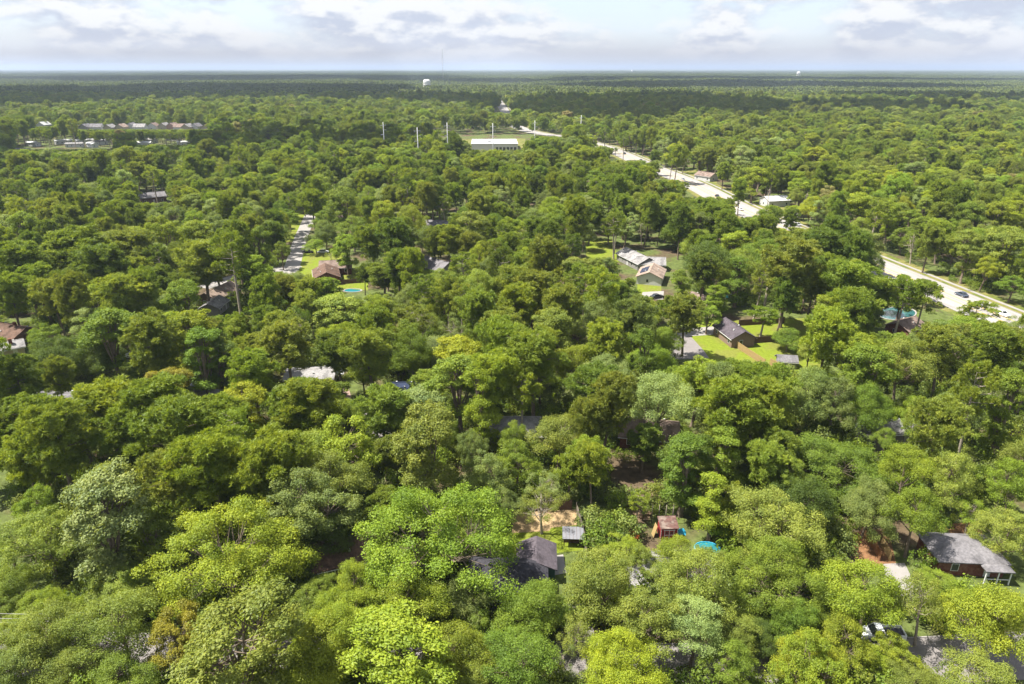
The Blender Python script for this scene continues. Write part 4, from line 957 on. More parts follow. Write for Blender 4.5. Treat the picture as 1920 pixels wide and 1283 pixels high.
# the red shed: lean-to roof of rusty sheets, white-trimmed double door
p = at(1253, 1013); s_ = thing('red_shed', 'red wooden shed with white door trim and a rusty sheet roof', 'shed', (p.x, p.y + 1.1, 0), R(3)); s_.scale = (.86, .62, .95)
V = [(-1.55, -1.7, 0), (1.55, -1.7, 0), (1.55, 1.7, 0), (-1.55, 1.7, 0), (-1.55, -1.7, 2.35), (1.55, -1.7, 2.35), (1.55, 1.7, 3.0), (-1.55, 1.7, 3.0)]
poly('wall', V, [(3, 2, 1, 0), (4, 5, 6, 7), (0, 1, 5, 4), (1, 2, 6, 5), (2, 3, 7, 6), (3, 0, 4, 7)], W_RED, s_)
for i in range(4):
    x0 = -1.75 + i * .875; sl = .65 / 3.4
    Vr = [(x0, -1.95, 2.39 - .25 * sl), (x0 + .865, -1.95, 2.39 - .25 * sl), (x0 + .865, 1.95, 3.04 + .25 * sl), (x0, 1.95, 3.04 + .25 * sl)]
    Vr = Vr + [(a, b, c + .05) for a, b, c in Vr]
    poly('roof_panel', Vr, [(3, 2, 1, 0), (4, 5, 6, 7), (0, 1, 5, 4), (1, 2, 6, 5), (2, 3, 7, 6), (3, 0, 4, 7)], RUST, s_)
for x in (-1.57, 1.49): box('corner_trim', x, x + .09, -1.76, -1.69, 0, 2.33, M_WHITE, s_)
for x in (-.92, .80, -.04): box('door_trim', x, x + .10, -1.77, -1.69, .05, 1.92, M_WHITE, s_)
box('door_trim', -1.05, 1.05, -1.78, -1.69, 1.922, 2.05, M_WHITE, s_)
for x in (-.82, .06):
    d_ = box('door', x, x + .74, -1.735, -1.68, .08, 1.9, W_RED, s_); box('cross_rail', x + .03, x + .71, -1.75, -1.72, .95, 1.05, M_WHITE, d_)
    box('window', x + .2, x + .55, -1.752, -1.73, 1.25, 1.62, GLASS, s_)
for i, x in enumerate((1227, 1238, 1247, 1259)):
    q = at(x, 985, 0.0); tube('wooden_post', [(0, 0, 0), (0, 0, 3.6)], [.07, .06], F_GRY, tag(link('post', None, None, (p.x - 1.9 + i * 1.15, p.y + 4.4, 0)), 'bare wooden post behind the red shed, %s from the left' % ORD[i].replace('nearest', 'first'), 'post', 'posts behind the red shed'), 6)
# clutter round the red shed
def heap(name, label, cat, loc, r, h, mat, seed, sides=14):
    rs = np.random.RandomState(seed); V = [(0, 0, h)]; F = []
    for k, (f, z) in enumerate(((.35, .93), (.65, .66), (.9, .3), (1.0, 0))):
        for j in range(sides): a = 6.283 * j / sides; q = r * f * rs.uniform(.75, 1.2); V.append((q * math.cos(a), q * math.sin(a), h * z * rs.uniform(.8, 1.15)))
    for j in range(sides): F.append((0, 1 + j, 1 + (j + 1) % sides))
    for k in range(3):
        for j in range(sides): F.append((1 + k * sides + j, 1 + (k + 1) * sides + j, 1 + (k + 1) * sides + (j + 1) % sides, 1 + k * sides + (j + 1) % sides))
    o = poly(name, V, F, mat, None, (loc[0], loc[1], .02)); tag(o, label, cat); return o
heap('tarpaulin_heap', 'orange tarpaulin heap left of the red shed', 'heap', at(1188, 1006), 1.1, .9, surf('orange_tarp', (.45, .12, .03), .6, .3, 2), 1)
heap('white_sack_heap', 'small white heap beside the orange tarpaulin', 'heap', at(1183, 1013), .7, .7, M_WHITE, 2)
heap('blue_tarpaulin_heap', 'small crumpled blue tarpaulin against the right side of the red shed', 'heap', at(1277, 999), .8, .7, M_BLUE, 3)
heap('brushwood_heap', 'dull brown heap of cut brushwood under the dark trees behind the red shed', 'heap', at(1195, 962), 2.4, 1.2, surf('brushwood', (.19, .13, .08), .95, .5, 3, .5), 4)
def leaning_board(loc, rz):
    o = poly('plank_sheet', [(-.6, 0, 0), (.6, 0, 0), (.6, .5, 2.1), (-.6, .5, 2.1), (-.6, .05, 0), (.6, .05, 0), (.6, .55, 2.1), (-.6, .55, 2.1)], [(3, 2, 1, 0), (4, 5, 6, 7), (0, 1, 5, 4), (1, 2, 6, 5), (2, 3, 7, 6), (3, 0, 4, 7)], F_YEL, None, loc, rz)
    tag(o, 'yellow plywood sheet leaning on the left side of the red shed', 'board')
q = at(1231, 1010); leaning_board((q.x - .55, q.y + .7, 0.02), R(-85))
# metal-roofed shelter
p = at(1075, 1026); m_ = thing('shelter', 'small dark wooden shelter with a ribbed silver metal roof behind the green house', 'shelter', (p.x, p.y + 1.1, 0), R(-3))
box('wall', -1.45, 1.45, -.1, 1.1, 0, 1.5, F_BRN, m_)
for x in (-1.4, 1.4): box('post', x - .06, x + .06, -1.05, -.93, 0, 1.55, F_BRN, m_)
for i in range(6):
    x0 = -1.68 + i * .56
    Vr = [(x0, -1.3, 1.62), (x0 + .535, -1.3, 1.62), (x0 + .535, 1.35, 2.0), (x0, 1.35, 2.0)]; Vr += [(a, b, c + .06) for a, b, c in Vr]
    poly('roof_panel', Vr, [(3, 2, 1, 0), (4, 5, 6, 7), (0, 1, 5, 4), (1, 2, 6, 5), (2, 3, 7, 6), (3, 0, 4, 7)], METAL, m_)
for i in range(5):
    x0 = -1.145 + i * .56; Vr = [(x0, -1.3, 1.63), (x0 + .025, -1.3, 1.63), (x0 + .025, 1.35, 2.01), (x0, 1.35, 2.01)]; Vr += [(a, b, c + .09) for a, b, c in Vr]
    poly('roof_rib', Vr, [(3, 2, 1, 0), (4, 5, 6, 7), (0, 1, 5, 4), (1, 2, 6, 5), (2, 3, 7, 6), (3, 0, 4, 7)], F_BRN, m_)

def fence(name, label, pts, h, mat, cat='fence', step=2.4, group=None, dark=None):
    P = [Vector((p[0], p[1], 0)) for p in pts]
    t = thing(name, label, cat, P[0], 0, group); cache = {}
    post_me = None
    for a, b in zip(P[:-1], P[1:]):
        d = b - a; n = max(1, round(d.length / step)); w = d.length / n; rz = math.atan2(d.y, d.x)
        key = round(w, 3)
        if key not in cache:
            nb = int(w / .15); bw = w / nb; prof = []
            for i in range(nb): prof += [(i * bw + .012, -.02), ((i + 1) * bw - .012, -.02), ((i + 1) * bw, 0.0)] 
            prof = [(0.02, 0.0)] + prof[:-1]; m = len(prof)
            V = [(x, y, z) for z in (.04, h) for x, y in prof] + [(x, .03, z) for z in (.04, h) for x in (prof[0][0], prof[-1][0])]
            F = [(i, i + 1, m + i + 1, m + i) for i in range(m - 1)] + [(2 * m, 2 * m + 2, 2 * m + 3, 2 * m + 1), (0, m, 2 * m + 2, 2 * m), (m - 1, 2 * m + 1, 2 * m + 3, 2 * m - 1)] + [tuple(range(m, 2 * m)) + (2 * m + 3, 2 * m + 2)]
            me = bpy.data.meshes.new('panel'); me.from_pydata(V, [], F); me.materials.append(mat); me.shade_flat(); cache[key] = me
        for i in range(n + 1):
            q = a + d * (i / n) - P[0]
            if post_me is None:
                o = box('post', -.05, .05, .032, .13, 0, h + .06, mat, t, q, rz); post_me = o.data
            else: link('post', post_me, t, q, rz)
            if i < n: link('panel', cache[key], t, q, rz)
    return t
fence('board_fence', 'tall brown board fence across the back of the sandy yard', [at(1003, 958), at(1072, 956)], 1.9, F_BRN)
fence('board_fence', 'long grey board fence running down the right side of the sandy yard', [at(1080, 960), at(1092, 1000), at(1100, 1052)], 1.9, F_GRY)
fence('board_fence', 'bright yellow new wooden fence crossing the sunny lawn diagonally', [at(1358, 638), at(1374, 648), at(1433, 687)], 1.9, F_YEL)
fence('board_fence', 'short yellow fence end beside the grey garden shed on the lawn', [at(1443, 684), at(1462, 694)], 1.8, F_YEL)
fence('board_fence', 'brown board fence in front of the tan gable-ended house', [at(1377, 648), at(1400, 645), at(1450, 641)], 1.8, F_BRN)
fence('board_fence', 'dark fence in shade behind the lawn of the tan house', [at(1385, 611), at(1470, 606)], 1.8, F_BRN)
fence('board_fence', 'orange-brown board fence left of the pale wooden one at lower right', [at(1612, 1004), at(1640, 1034), at(1648, 1052)], 1.7, F_ORG)
fence('board_fence', 'pale wooden fence leading down to the white driveway at lower right', [at(1622, 1000), at(1650, 1022), at(1668, 1052)], 1.7, F_YEL)
fence('board_fence', 'brown fence beyond the lawn of the brown-roofed house', [at(630, 506), at(660, 505)], 1.7, F_BRN)
fence('board_fence', 'dark hedge-like fence between the lawn and the turquoise pool', [at(640, 533), at(682, 530)], 1.6, F_BRN)
fence('rail_fence', 'low grey fence under the yellow-green dome tree', [at(350, 1122), at(388, 1122)], 1.1, F_GRY)
tube('pole', [(0, 0, 0), (0.02, 0, 5.2)], [.10, .08], WOODPOLE, tag(link('timber_pole', None, None, at(919, 1066)), 'bare grey timber pole left of the dark roof of the green house', 'pole'), 8)

# tan house with the charcoal roof, garden shed, and the houses further off
th = ridge_house('tan_house', 'tan gable-ended house with a charcoal roof on the bright lawn', (1396, 622), (1361, 597), 4.5, 6.6, 2.7, W_TAN, RF_MAUVE)
p = at(1476, 690); house('garden_shed', 'grey-roofed garden shed at the near edge of the sunny lawn', (p.x, p.y + 1.2), R(-8), 4.2, 3.2, 2.0, .9, W_GREY, RF_GREY, cat='shed', wins=False)
p = at(1637, 843); house('grey_house', 'small grey gable-ended house among trees on the right', (p.x + .4, p.y + 2.6), R(80), 6.0, 3.6, 2.4, 1.2, W_GREY, RF_GREY, cat='house')
p = at(1675, 838); house('low_grey_house', 'low pale-roofed house joined behind the small grey one on the right', (p.x + 1, p.y + 4), R(-3), 8.5, 5.5, 2.4, 1.3, W_GREY, RF_LIGHT)
ridge_house('grey_l_house', 'long grey-roofed house sloping away between the trees right of centre', (1178, 466), (1212, 482), 4.6, 8.0, 2.7, W_GREY, RF_LIGHT, L=17)
ridge_house('grey_wing_house', 'grey house with a broad low gable in front of the long grey roof', (1206, 482), (1236, 483), 4.4, 7, 2.6, W_GREY, RF_LIGHT, L=10)
sh = ridge_house('solar_house', 'white house with tan roof and a dark solar panel', (1218, 511), (1226, 494), 4.6, 8.5, 2.8, W_WHITE, RF_TAN, L=12)
k = 1.8 / 4.25
Vp = [(-3.6, 1.0, 4.6 - 1.0 * k + .24), (2.8, 1.0, 4.6 - 1.0 * k + .24), (2.8, 3.7, 4.6 - 3.7 * k + .24), (-3.6, 3.7, 4.6 - 3.7 * k + .24)]
poly('solar_panel', Vp + [(a, b, c + .06) for a, b, c in Vp], [(3, 2, 1, 0), (4, 5, 6, 7), (0, 1, 5, 4), (1, 2, 6, 5), (2, 3, 7, 6), (3, 0, 4, 7)], surf('solar_cells', (.03, .035, .07), .2, .1, 2), sh)
ridge_house('rose_house', 'pinkish low roof left of the small bright blue pool', (1302, 549), (1326, 556), 3.8, 6, 2.5, W_BRICK, RF_PINK, L=10)
p = at(1705, 632); house('rose_roofed_house', 'pink-roofed house among pine trunks below the large teal pool', (p.x, p.y + 3), R(35), 9, 6.5, 2.5, 1.6, W_BRICK, RF_PINK)
ridge_house('brown_house', 'brown house with a broad roof cut off by the left edge', (-6, 606), (28, 612), 5.0, 9.5, 2.9, W_BROWN, RF_BROWN, L=15, kind='gable', chim=(2, 1))
ridge_house('cream_outbuilding', 'cream outbuilding with a pale roof below the brown house at the left edge', (-10, 646), (22, 640), 3.6, 5.0, 2.5, W_CREAM, RF_LIGHT, L=8, chim=(1.5, -1))
ridge_house('tan_roofed_house', 'tan-roofed house peeping between dark pines at left', (392, 546), (424, 531), 4.6, 7.5, 2.7, W_BROWN, RF_TAN, L=13)
ridge_house('grey_annexe', 'grey-roofed annexe directly below the tan-roofed house at left', (388, 572), (412, 553), 3.8, 5.5, 2.5, W_GREY, RF_LIGHT, L=8)
ridge_house('brown_gable_house', 'brown-roofed house on the lawn beside the residential street', (612, 512), (609, 494), 4.6, 8.5, 2.7, W_BRICK, RF_BROWN, L=12)
ridge_house('cross_gable_house', 'low pale brown roof right behind the brown-roofed house by the street', (618, 489), (640, 488), 4.4, 8.0, 2.7, W_BRICK, RF_PINK, L=11)
ridge_house('far_grey_house', 'lone grey-roofed house far up on the left among dark trees', (272, 362), (294, 360), 5.5, 9, 3.6, W_BROWN, RF_GREY, L=13)
ridge_house('pink_gable_house', 'pink-roofed house behind trees right of the residential street', (634, 404), (648, 402), 4.8, 8, 2.8, W_BRICK, RF_PINK, L=11)
ridge_house('trunk_house', 'grey-roofed house seen between bare pine trunks left of centre', (804, 482), (832, 490), 5.0, 8, 2.8, W_GREY, RF_GREY, L=14)
ridge_house('upper_grey_house', 'small grey roof up in the middle of the wood', (806, 413), (830, 414), 4.8, 7, 2.8, W_GREY, RF_GREY, L=11)
ridge_house('pale_roofed_house', 'pale grey hip-roofed house half hidden in the middle of the picture', (950, 783), (992, 783), 5.0, 8, 2.8, W_GREY, RF_LIGHT, kind='hip', L=11)
ridge_house('pink_roofed_house', 'pinkish roof in broken shade between trees right of centre', (1196, 786), (1240, 790), 4.6, 8, 2.7, W_BRICK, RF_PINK, L=11)
ridge_house('navy_roofed_house', 'dark blue roof edge with a white gutter between pines', (738, 718), (772, 718), 4.0, 5, 2.6, W_GREY, RF_NAVY, L=7)
ridge_house('flat_grey_house', 'grey roof at the far left below the dark trees', (78, 738), (124, 738), 4.0, 7, 2.7, W_BRICK, RF_GREY, L=10)
ridge_house('highway_rose_house', 'white house with a pink roof and drive beside the highway', (1318, 322), (1332, 324), 5.2, 8, 3.2, W_WHITE, RF_PINK, L=13)
ridge_house('highway_white_house', 'white house beside the highway under dark trees at upper right', (1444, 368), (1464, 367), 5.2, 9, 3.4, W_WHITE, RF_WHITE, L=13)
ridge_house('dark_roofed_house', 'dark-roofed house in shade right of the white highway house', (1500, 388), (1530, 388), 4.8, 8, 2.8, W_GREY, RF_GREY, L=12)
# patio house, canopy, table
ph = ridge_house('patio_house', 'low grey-roofed house with white end wall behind a pinkish patio', (548, 694), (618, 692), 3.6, 6.5, 2.7, W_GREY, RF_LIGHT, L=11)
p = at(632, 716); cn = thing('garden_canopy', 'white four-sided garden canopy on posts over the pinkish patio', 'canopy', (p.x, p.y + 1.0, 0), R(6))
poly('canopy_roof', [(-1.7, -1.6, 2.2), (1.7, -1.6, 2.2), (1.7, 1.6, 2.2), (-1.7, 1.6, 2.2), (0, 0, 3.3), (-1.7, -1.6, 2.0), (1.7, -1.6, 2.0), (1.7, 1.6, 2.0), (-1.7, 1.6, 2.0), (0, 0, 3.1)], [(0, 1, 4), (1, 2, 4), (2, 3, 4), (3, 0, 4), (6, 5, 9), (7, 6, 9), (8, 7, 9), (5, 8, 9), (5, 6, 1, 0), (6, 7, 2, 1), (7, 8, 3, 2), (8, 5, 0, 3)], M_WHITE, cn)
for sx in (-1.6, 1.6):
    for sy in (-1.5, 1.5): box('post', sx - .05, sx + .05, sy - .05, sy + .05, 0, 2.0, F_BRN, cn)
def table(loc, label, w, d, h, mat):
    t = thing('garden_table', label, 'table', loc); box('table_top', -w / 2, w / 2, -d / 2, d / 2, h - .06, h, mat, t)
    for sx in (-1, 1):
        for sy in (-1, 1): box('leg', sx * (w / 2 - .1) - .04, sx * (w / 2 - .1) + .04, sy * (d / 2 - .1) - .04, sy * (d / 2 - .1) + .04, 0, h - .06, mat, t)
p = at(590, 724); table((p.x, p.y, .03), 'white rectangular garden table left of the white canopy', 2.2, 1.3, .8, M_WHITE)
p = at(608, 716); heap('terracotta_planter_heap', 'orange planter with dry plants between the table and the canopy', 'planter', p, .9, .9, RUST, 8)
# shed with the teal canopy
p = at(387, 758); house('grey_shed', 'grey shed roof with a white lean-to roof behind it at left', (p.x, p.y + 1.5), R(-3), 5.0, 3.4, 2.0, .9, W_GREY, RF_LIGHT, cat='shed', wins=False)
p = at(380, 740); house('white_shed', 'white-roofed lean-to right behind the grey shed at left', (p.x - .2, p.y + 1.6), R(-10), 3.4, 2.6, 2.4, .5, W_WHITE, RF_WHITE, cat='shed', wins=False)
def teal_canopy(loc):
    t = thing('teal_canopy', 'teal arched fabric canopy behind the white-roofed lean-to', 'canopy', loc, R(-12)); V = []; F = []; n = 9
    for th_ in (0, .05):
        for i in range(n):
            a = math.pi * (.12 + .76 * i / (n - 1))
            for x in (-1.8, 1.8): V.append((x, -1.5 * math.cos(a), 1.3 + 1.3 * math.sin(a) - th_))
    for i in range(n - 1):
        F.append((2 * i, 2 * i + 2, 2 * i + 3, 2 * i + 1)); F.append((2 * n + 2 * i, 2 * n + 2 * i + 1, 2 * n + 2 * i + 3, 2 * n + 2 * i + 2))
        for e in (0, 1): F.append((2 * i + e, 2 * i + 2 + e, 2 * n + 2 * i + 2 + e, 2 * n + 2 * i + e))
    F += [(0, 1, 2 * n + 1, 2 * n), (2 * n - 2, 4 * n - 2, 4 * n - 1, 2 * n - 1)]
    poly('fabric', V, F, M_TEAL, t)
    for sx in (-1.75, 1.75):
        for sy in (-1.35, 1.35): tube('post', [(sx, sy, 0), (sx, sy, 1.72)], [.04, .04], STEEL, t, 6)
q = at(386, 732); teal_canopy((q.x, q.y + 3.0, 0))

# pools
def pool(label, c, rx, ry, wat, rz=0, raised=0.0, cat='pool', name='swimming_pool', n=20, lump=0.0, wall=None):
    t = thing(name, label, cat, (c[0], c[1], 0), rz); rs = np.random.RandomState(int(abs(c[0] * 7)) % 1000)
    k = [1 + lump * math.sin(2 * 6.283 * i / n + .6) for i in range(n)]
    def ring(f, z): return [(rx * f * k[i] * math.cos(6.283 * i / n), ry * f * k[i] * math.sin(6.283 * i / n), z) for i in range(n)]
    top = .12 + raised; e = 1 + .55 / max(rx, ry) if not raised else 1 + .12 / rx
    V = ring(e, 0) + ring(e, top) + ring(1, top) + ring(1, top - .25 if raised else .02)
    F = [(a * n + i, a * n + (i + 1) % n, (a + 1) * n + (i + 1) % n, (a + 1) * n + i) for a in range(3) for i in range(n)]
    poly('rim', V, F, wall or M_CONC, t); poly('water', ring(.999, top - .10), [tuple(range(n))], wat, t)
    return t
q = at(1325, 1034); pool('round blue above-ground pool showing through leaves right of the red shed', q, 1.9, 1.5, WAT, 0, .55, wall=M_BLUE, name='paddling_pool')
q = at(661, 545); pool('kidney-shaped turquoise pool near the brown-roofed house', q, 2.6, 1.9, WAT, R(-15), lump=.12)
q = at(1355, 556); pool('small bright blue pool among trees above the tan house', q, 3.2, 2.6, WAT, R(20), lump=.08)
q = at(1682, 588); pool('large teal pool behind tall pine trunks near the highway', q, 7.0, 4.6, WAT2, R(30), lump=.1)
pt = at(1210, 690); q = at(1271, 727); pool('tiny blue pool glimpsed between trees right of centre', q, 1.6, 1.2, WAT)

# warehouse beside the highway
p = at(926, 284); wh = thing('warehouse', 'long low white warehouse with a pale flat roof and dark loading bays', 'warehouse', (p.x, p.y + 22, 0), R(2))
box('wall', -21, 21, -20, 24, 0, 6.0, W_WHITE, wh); box('roof', -21.3, 21.3, -20.3, 24.3, 6.01, 6.5, RF_WHITE, wh)
for i in range(6): box('loading_bay', 1 + i * 3.3, 3.2 + i * 3.3, -20.12, -19.9, .4, 3.4, GLASS, wh)
box('roof_unit', -6, -3, -4, 0, 6.5, 8.0, STEEL, wh)
# townhouses and mobile homes far left
tw = [(82, 233, W_WHITE, RF_WHITE), (161, 237, W_GREY, RF_GREY), (182, 237, W_WHITE, RF_GREY), (206, 238, W_CREAM, RF_LIGHT), (228, 237, W_CREAM, RF_TAN), (247, 235, W_WHITE, RF_GREY), (263, 237, W_WHITE, RF_LIGHT), (288, 235, W_WHITE, RF_PINK), (308, 235, W_CREAM, RF_LIGHT), (324, 235, W_PINKW, RF_PINK), (338, 237, W_WHITE, RF_PINK), (352, 237, W_CREAM, RF_LIGHT), (368, 236, W_WHITE, RF_GREY), (388, 238, W_CREAM, RF_TAN), (300, 211, W_CREAM, RF_PINK), (362, 215, W_WHITE, RF_LIGHT), (350, 208, W_CREAM, RF_PINK), (240, 206, W_WHITE, RF_PINK)]
nm_ = ['white with pale roof, first of the row', 'grey', 'white with grey roof', 'cream with pale roof', 'cream with tan roof', 'white with dark grey roof', 'white with light roof', 'white with pink roof', 'cream with light grey roof', 'rose-walled', 'white with pinkish roof', 'cream, light-roofed', 'white, grey-roofed', 'cream, tan-roofed']
for i, (x, y, w_, r_) in enumerate(tw):
    lab = ('two-storey townhouse in the far left row, %s from the left' % (ORD[i].replace('nearest', 'first')) ) if i < 14 else 'two-storey house behind the far left townhouse row, %s from the left' % ['second', 'fourth', 'third', 'first'][i - 14]
    q = at(x, y, 7.5)
    house('townhouse', lab, q, R(random.Random(i).choice([0, 90, 94, 86])), 13, 9.5, 7.0, 3.4, w_, r_, cat='house', storeys=2, group='far townhouses', trim=False)
for i, (x, y) in enumerate([(22, 224), (112, 228), (132, 214), (205, 217), (262, 222), (318, 222), (398, 226), (415, 214), (436, 240)]):
    q = at(x, y, 7.5)
    house('scattered_house', 'pale two-storey house scattered in the woods round the far left row, %s from the left' % ORD[i].replace('nearest', 'first'), q, R(random.Random(i + 90).choice([20, 80, 110, -15])), 12, 9, 6.6, 3.2, [W_WHITE, W_CREAM, W_PINKW][i % 3], [RF_PINK, RF_LIGHT, RF_TAN][i % 3], cat='house', storeys=2, group='scattered far houses', trim=False)
for i, (x, y) in enumerate([(38, 281), (62, 268), (118, 264), (140, 270), (158, 263), (172, 270), (184, 266), (196, 262), (268, 268), (282, 262), (325, 258), (348, 267), (594, 262), (626, 268), (642, 272)]):
    q = at(x, y, 3.0)
    house('mobile_home', 'white mobile home in the shaded woods at far left, %s from the left' % ORD[min(i, 15)].replace('nearest', 'first'), q, R(random.Random(i + 50).uniform(-50, 50)), 15, 5.5, 3.4, .9, W_WHITE, RF_WHITE if i % 3 else RF_LIGHT, cat='house', group='mobile homes at far left', trim=False)

# water towers, mast, power poles
def lathe(name, prof, mat, parent, n=20, loc=(0, 0, 0)):
    V = []; F = []
    for r, z in prof: V += [(r * math.cos(6.283 * j / n), r * math.sin(6.283 * j / n), z) for j in range(n)]
    for i in range(len(prof) - 1): F += [(i * n + j, i * n + (j + 1) % n, (i + 1) * n + (j + 1) % n, (i + 1) * n + j) for j in range(n)]
    F += [tuple(range(n))[::-1], tuple(range((len(prof) - 1) * n, len(prof) * n))]
    o = poly(name, V, F, mat, parent, loc); o.data.shade_smooth(); return o
def water_tower(label, px, py_top, d_top, top, dia):
    u = (px - 960) / FPX; v = (641.5 - py_top) / FPX
    dy = math.cos(PITCH) + v * math.sin(PITCH); dz = -math.sin(PITCH) + v * math.cos(PITCH); t_ = (top - CAM_H) / dz
    t = thing('water_tower', label, 'water tower', (u * t_, dy * t_, 0)); r = dia / 2; zb = top * .60
    lathe('tank', [(r * .25, zb), (r * .8, zb + .9), (r, zb + 2.8), (r, top - r * .42), (r * .88, top - r * .18), (r * .55, top - r * .04), (r * .05, top)], M_WHITE, t)
    for j in range(6):
        a = 6.283 * j / 6; tube('leg', [(r * 1.06 * math.cos(a), r * 1.06 * math.sin(a), 0), (r * .97 * math.cos(a), r * .97 * math.sin(a), zb + 4)], [.75, .7], M_WHITE, t, 8)
    tube('riser_pipe', [(0, 0, 0), (0, 0, zb + .5)], [1.3, 1.3], M_WHITE, t, 10)
    lathe('balcony', [(r * 1.0, zb + 2.6), (r * 1.1, zb + 2.6), (r * 1.1, zb + 3.0), (r * 1.0, zb + 3.0)], M_WHITE, t)
water_tower('white water tower on legs above the woods left of centre', 800, 149, 0, 41, 20)
water_tower('distant white water tower on the right below the horizon', 1498, 134.5, 0, 48, 24)
water_tower('tiny white water tower on the horizon right of centre', 1185, 131.6, 0, 46, 26)
def mast():
    d = 4000.0; x = (843 - 960) / FPX * d * 1.03
    t = thing('radio_mast', 'very thin guyed radio mast rising above the horizon left of centre', 'mast', (x, d, 0)); top = 166.0
    for j in range(3):
        a = 6.283 * j / 3; tube('chord', [(1.1 * math.cos(a), 1.1 * math.sin(a), 0), (1.1 * math.cos(a), 1.1 * math.sin(a), top)], [.42, .36], STEEL, t, 5)
        for z in (70, 120, 158): tube('guy_wire', [(1.1 * math.cos(a), 1.1 * math.sin(a), z), (z * .62 * math.cos(a), z * .62 * math.sin(a), 0)], [.05, .05], STEEL, t, 4)
    for k_ in range(18): lathe('brace_ring', [(1.0, 4 + k_ * 9), (1.35, 4 + k_ * 9), (1.35, 4.4 + k_ * 9), (1.0, 4.4 + k_ * 9)], STEEL, t, 3)
mast()
def power_pole(label, px, ytop, h=32.0, mat=None, arms=3, rad=.42, loc=None, armw=2.4):
    if loc is None:
        p = at(px, ytop, h)
    else: p = loc
    t = thing('power_pole', label, 'power pole', (p[0], p[1], 0), R(35), 'power poles'); m = mat or STEEL
    tube('pole_shaft', [(0, 0, 0), (0, 0, h * .5), (0, 0, h)], [rad, rad * .8, rad * .5], m, t, 8)
    for i in range(arms):
        z = h * (.93 - .10 * i); a = box('cross_arm', -armw if i != 1 else -.2, armw if i != 2 else .2, -.10, .10, z - .12, z + .12, m, t)
        for x in (-armw + .2, armw - .2): box('insulator', x - .12, x + .12, -.12, .12, z - 1.0, z - .125, RF_GREY, t)
for i, (x, y) in enumerate([(718, 229), (782, 239), (838, 230), (924, 231), (1003, 226), (1090, 216)]):
    power_pole('pale steel power pole beyond the wood, %s from the left' % ORD[i].replace('nearest', 'first'), x, y, 33.0 if i < 4 else 30)
q = at(1502, 420); power_pole('wooden power pole beside the silver car on the highway', 0, 0, 13.0, WOODPOLE, 2, .2, loc=(q.x + 5.0, q.y + 10, 0), armw=1.2)
q = at(1430, 400); power_pole('wooden power pole on the verge near the white highway house', 0, 0, 12.0, WOODPOLE, 2, .2, loc=(q.x + 3, q.y + 3, 0), armw=1.2)
# wires above the near street
def wire(label, a, b, sag=.5):
    pts = [(a[0] + (b[0] - a[0]) * t, a[1] + (b[1] - a[1]) * t, a[2] + (b[2] - a[2]) * t - sag * 4 * t * (1 - t)) for t in [i / 16 for i in range(17)]]
    o = tube('power_line', pts, [.022] * 17, surf('cable', (.35, .34, .33), .6, .05, 1), None, 5); tag(o, label, 'power line', 'power lines along the near street')
for i, (y0, z) in enumerate(((1148, 7.6), (1158, 7.2), (1166, 6.9))):
    a = at(-60, y0, z); wire('thin pale power line at the left edge, %s of three from the top' % ('first', 'second', 'third')[i], a, (a[0] + 15, a[1] + .3 * i, z), .3)

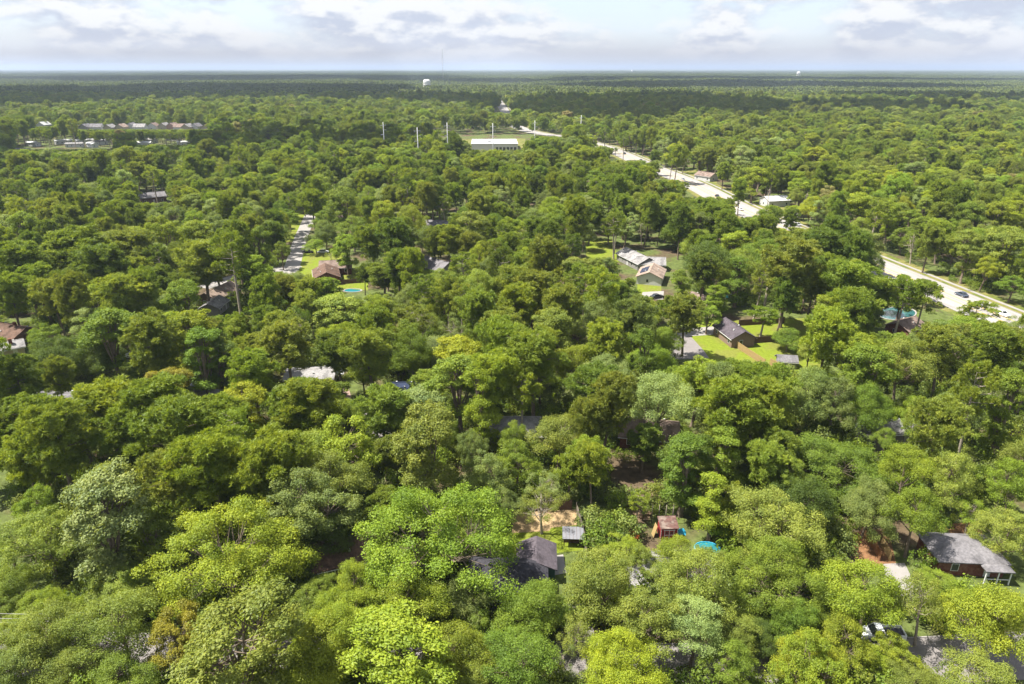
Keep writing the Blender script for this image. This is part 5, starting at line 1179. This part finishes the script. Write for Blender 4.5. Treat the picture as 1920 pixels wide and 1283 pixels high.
# vehicles
def vehicle(label, cat, loc, rz, paint, L=4.6, W=1.82, H=1.45, pickup=False):
    t = thing('pickup_truck' if pickup else 'car', label, cat, (loc[0], loc[1], loc[2] if len(loc) > 2 else .05), rz, None if pickup else 'cars on the roads'); hl = L / 2; hw = W / 2
    zb, zm = .28 if not pickup else .42, (.86 if not pickup else 1.12)
    st = [(-hl, zb + .15, zm - .12, .86), (-hl + .18, zb, zm, .97), (-hl * .45, zb, zm + .05, 1.0), (hl * .35, zb, zm + .04, 1.0), (hl * .7, zb, zm - .03, .98), (hl - .15, zb, zm - .14, .93), (hl, zb + .12, zm - .28, .82)]
    V = []; F = []
    for x, a, b, w in st: V += [(x, -hw * w, a), (x, hw * w, a), (x, hw * w, (a + b * 2) / 3), (x, hw * w * .93, b), (x, -hw * w * .93, b), (x, -hw * w, (a + b * 2) / 3)]
    for i in range(len(st) - 1): F += [(i * 6 + j, i * 6 + (j + 1) % 6, (i + 1) * 6 + (j + 1) % 6, (i + 1) * 6 + j) for j in range(6)]
    F += [(5, 4, 3, 2, 1, 0), tuple(range(36, 42))]
    body = poly('body', V, F, paint, t)
    x0, x1, x2, x3 = (-hl * .72, -hl * .42, hl * .10, hl * .42) if not pickup else (-hl * .05, hl * .02, hl * .30, hl * .52)
    zc0 = zm + .03
    V = [(x0, -hw * .88, zc0), (x3, -hw * .88, zc0), (x3, hw * .88, zc0), (x0, hw * .88, zc0), (x1, -hw * .70, H - .05), (x2, -hw * .70, H - .05), (x2, hw * .70, H - .05), (x1, hw * .70, H - .05)]
    Fb = [(3, 2, 1, 0), (4, 5, 6, 7), (0, 1, 5, 4), (1, 2, 6, 5), (2, 3, 7, 6), (3, 0, 4, 7)]
    cab = poly('cabin_glass', V, Fb, GLASS, t)
    box('cabin_roof', x1 - .04, x2 + .04, -hw * .72, hw * .72, H - .05, H + .01, paint, t)
    for s in (-1, 1):
        for xx, yy in ((x1, x0), (x2, x3)):
            tube('roof_pillar', [(yy, s * hw * .88, zc0), (xx, s * hw * .71, H - .03)], [.045, .04], paint, cab, 5)
    if pickup:
        box('cargo_bed', -hl + .12, x0 - .1, -hw * .72, hw * .72, zm + .055, zm + .075, RF_DARK, t)
        for s in (-1, 1): box('bed_side', -hl + .1, x0 - .05, s * hw * .92 - .05, s * hw * .92 + .05, zm + .03, zm + .30, paint, t)
        box('tailgate', -hl + .04, -hl + .12, -hw * .86, hw * .86, zm - .05, zm + .30, paint, t)
    wr = .33 if not pickup else .39
    for x in (-hl * .60, hl * .62):
        for s in (-1, 1):
            wv, wf = tube_np([(x, s * (hw - .20), wr), (x, s * (hw + .015), wr)], [wr, wr], 14)
            w_ = link('wheel', mesh_np('wheel', wv, [wf, np.array([list(range(14))[::-1], list(range(14, 28))])], [surf('tyre_rubber', (.02, .02, .02), .9, .1, 5)]), t)
            tube('hub', [(x, s * (hw + .016), wr), (x, s * (hw + .03), wr)], [wr * .58, wr * .5], STEEL, w_, 10)
    for s in (-1, 1):
        box('headlight', hl - .10, hl - .02, s * hw * .62 - .16, s * hw * .62 + .16, zm - .40, zm - .28, M_WHITE, t)
        box('tail_light', -hl + .0, -hl + .06, s * hw * .66 - .12, s * hw * .66 + .12, zm - .32, zm - .16, W_RED, t)
    return t
def hwy_angle(y):
    k = int(np.argmin(abs(HWY[:, 1] - y))); d = HWY[min(k + 1, len(HWY) - 1)] - HWY[max(k - 1, 0)]; return math.atan2(d[1], d[0])
def car_paint(nm, c): return surf(nm, c, .28, .03, .5, 0, .5)
P_BLUE = car_paint('blue_grey_paint', (.06, .075, .11)); P_SILV = car_paint('silver_paint', (.45, .46, .47)); P_BLK = car_paint('black_paint', (.02, .02, .022)); P_WHT = car_paint('white_car_paint', (.75, .75, .75)); P_RED = car_paint('dark_red_paint', (.16, .02, .02))
for (x, y, pt_, lab, rev) in [(1803, 552, P_BLUE, 'dark blue-grey car on the nearest stretch of highway at right', 0), (1495, 421, P_SILV, 'silver car on the highway seen through a gap in the trees', 0), (1171, 288, P_BLK, 'black car far up the highway, the upper of two', 1), (1202, 301, P_BLK, 'black car far up the highway, the lower of two', 1), (1069, 258, P_RED, 'dark red car where the far highway bends left', 1), (1076, 259, P_BLK, 'black car beside the red one at the highway bend', 1), (1388, 392, P_WHT, 'white car on the highway left of the white house', 0), (1345, 368, P_BLK, 'black car on the highway below the pink-roofed house', 1), (1280, 336, P_SILV, 'silver car far up the highway above the pink-roofed house', 0), (1880, 588, P_WHT, 'white car on the highway at the right edge', 1)]:
    q = at(x, y, .6); vehicle(lab, 'car', (q.x, q.y, .05), hwy_angle(q.y) + (math.pi if rev else 0), pt_)
q = at(1652, 1188, .8); vehicle('white pickup truck on the street under trees at lower right', 'truck', (q.x, q.y, .05), R(176), P_WHT, 5.7, 2.0, 1.85, True)
q = at(1232, 556, .6); vehicle('black car parked on the white drive below the solar house', 'car', (q.x, q.y, .05), R(20), P_BLK)
q = at(577, 472, .6); vehicle('dark car parked on the drive right of the pale residential street', 'car', (q.x, q.y, .05), R(5), P_BLK)
q = at(606, 472, .6); vehicle('silver car parked on the drive beside the small round street tree', 'car', (q.x, q.y, .05), R(8), P_SILV)
q = at(252, 664, .8); vehicle('white car glimpsed in deep shade under the dark left-hand trees', 'car', (q.x, q.y, .05), R(15), P_WHT)
q = at(374, 611, .8); vehicle('white car parked by the lawn left of the tall spire tree', 'car', (q.x, q.y, .05), R(-15), P_WHT)
q = at(1352, 607, .6); vehicle('black car parked at the far end of the tan house', 'car', (q.x - 1, q.y, .06), R(75), P_BLK)
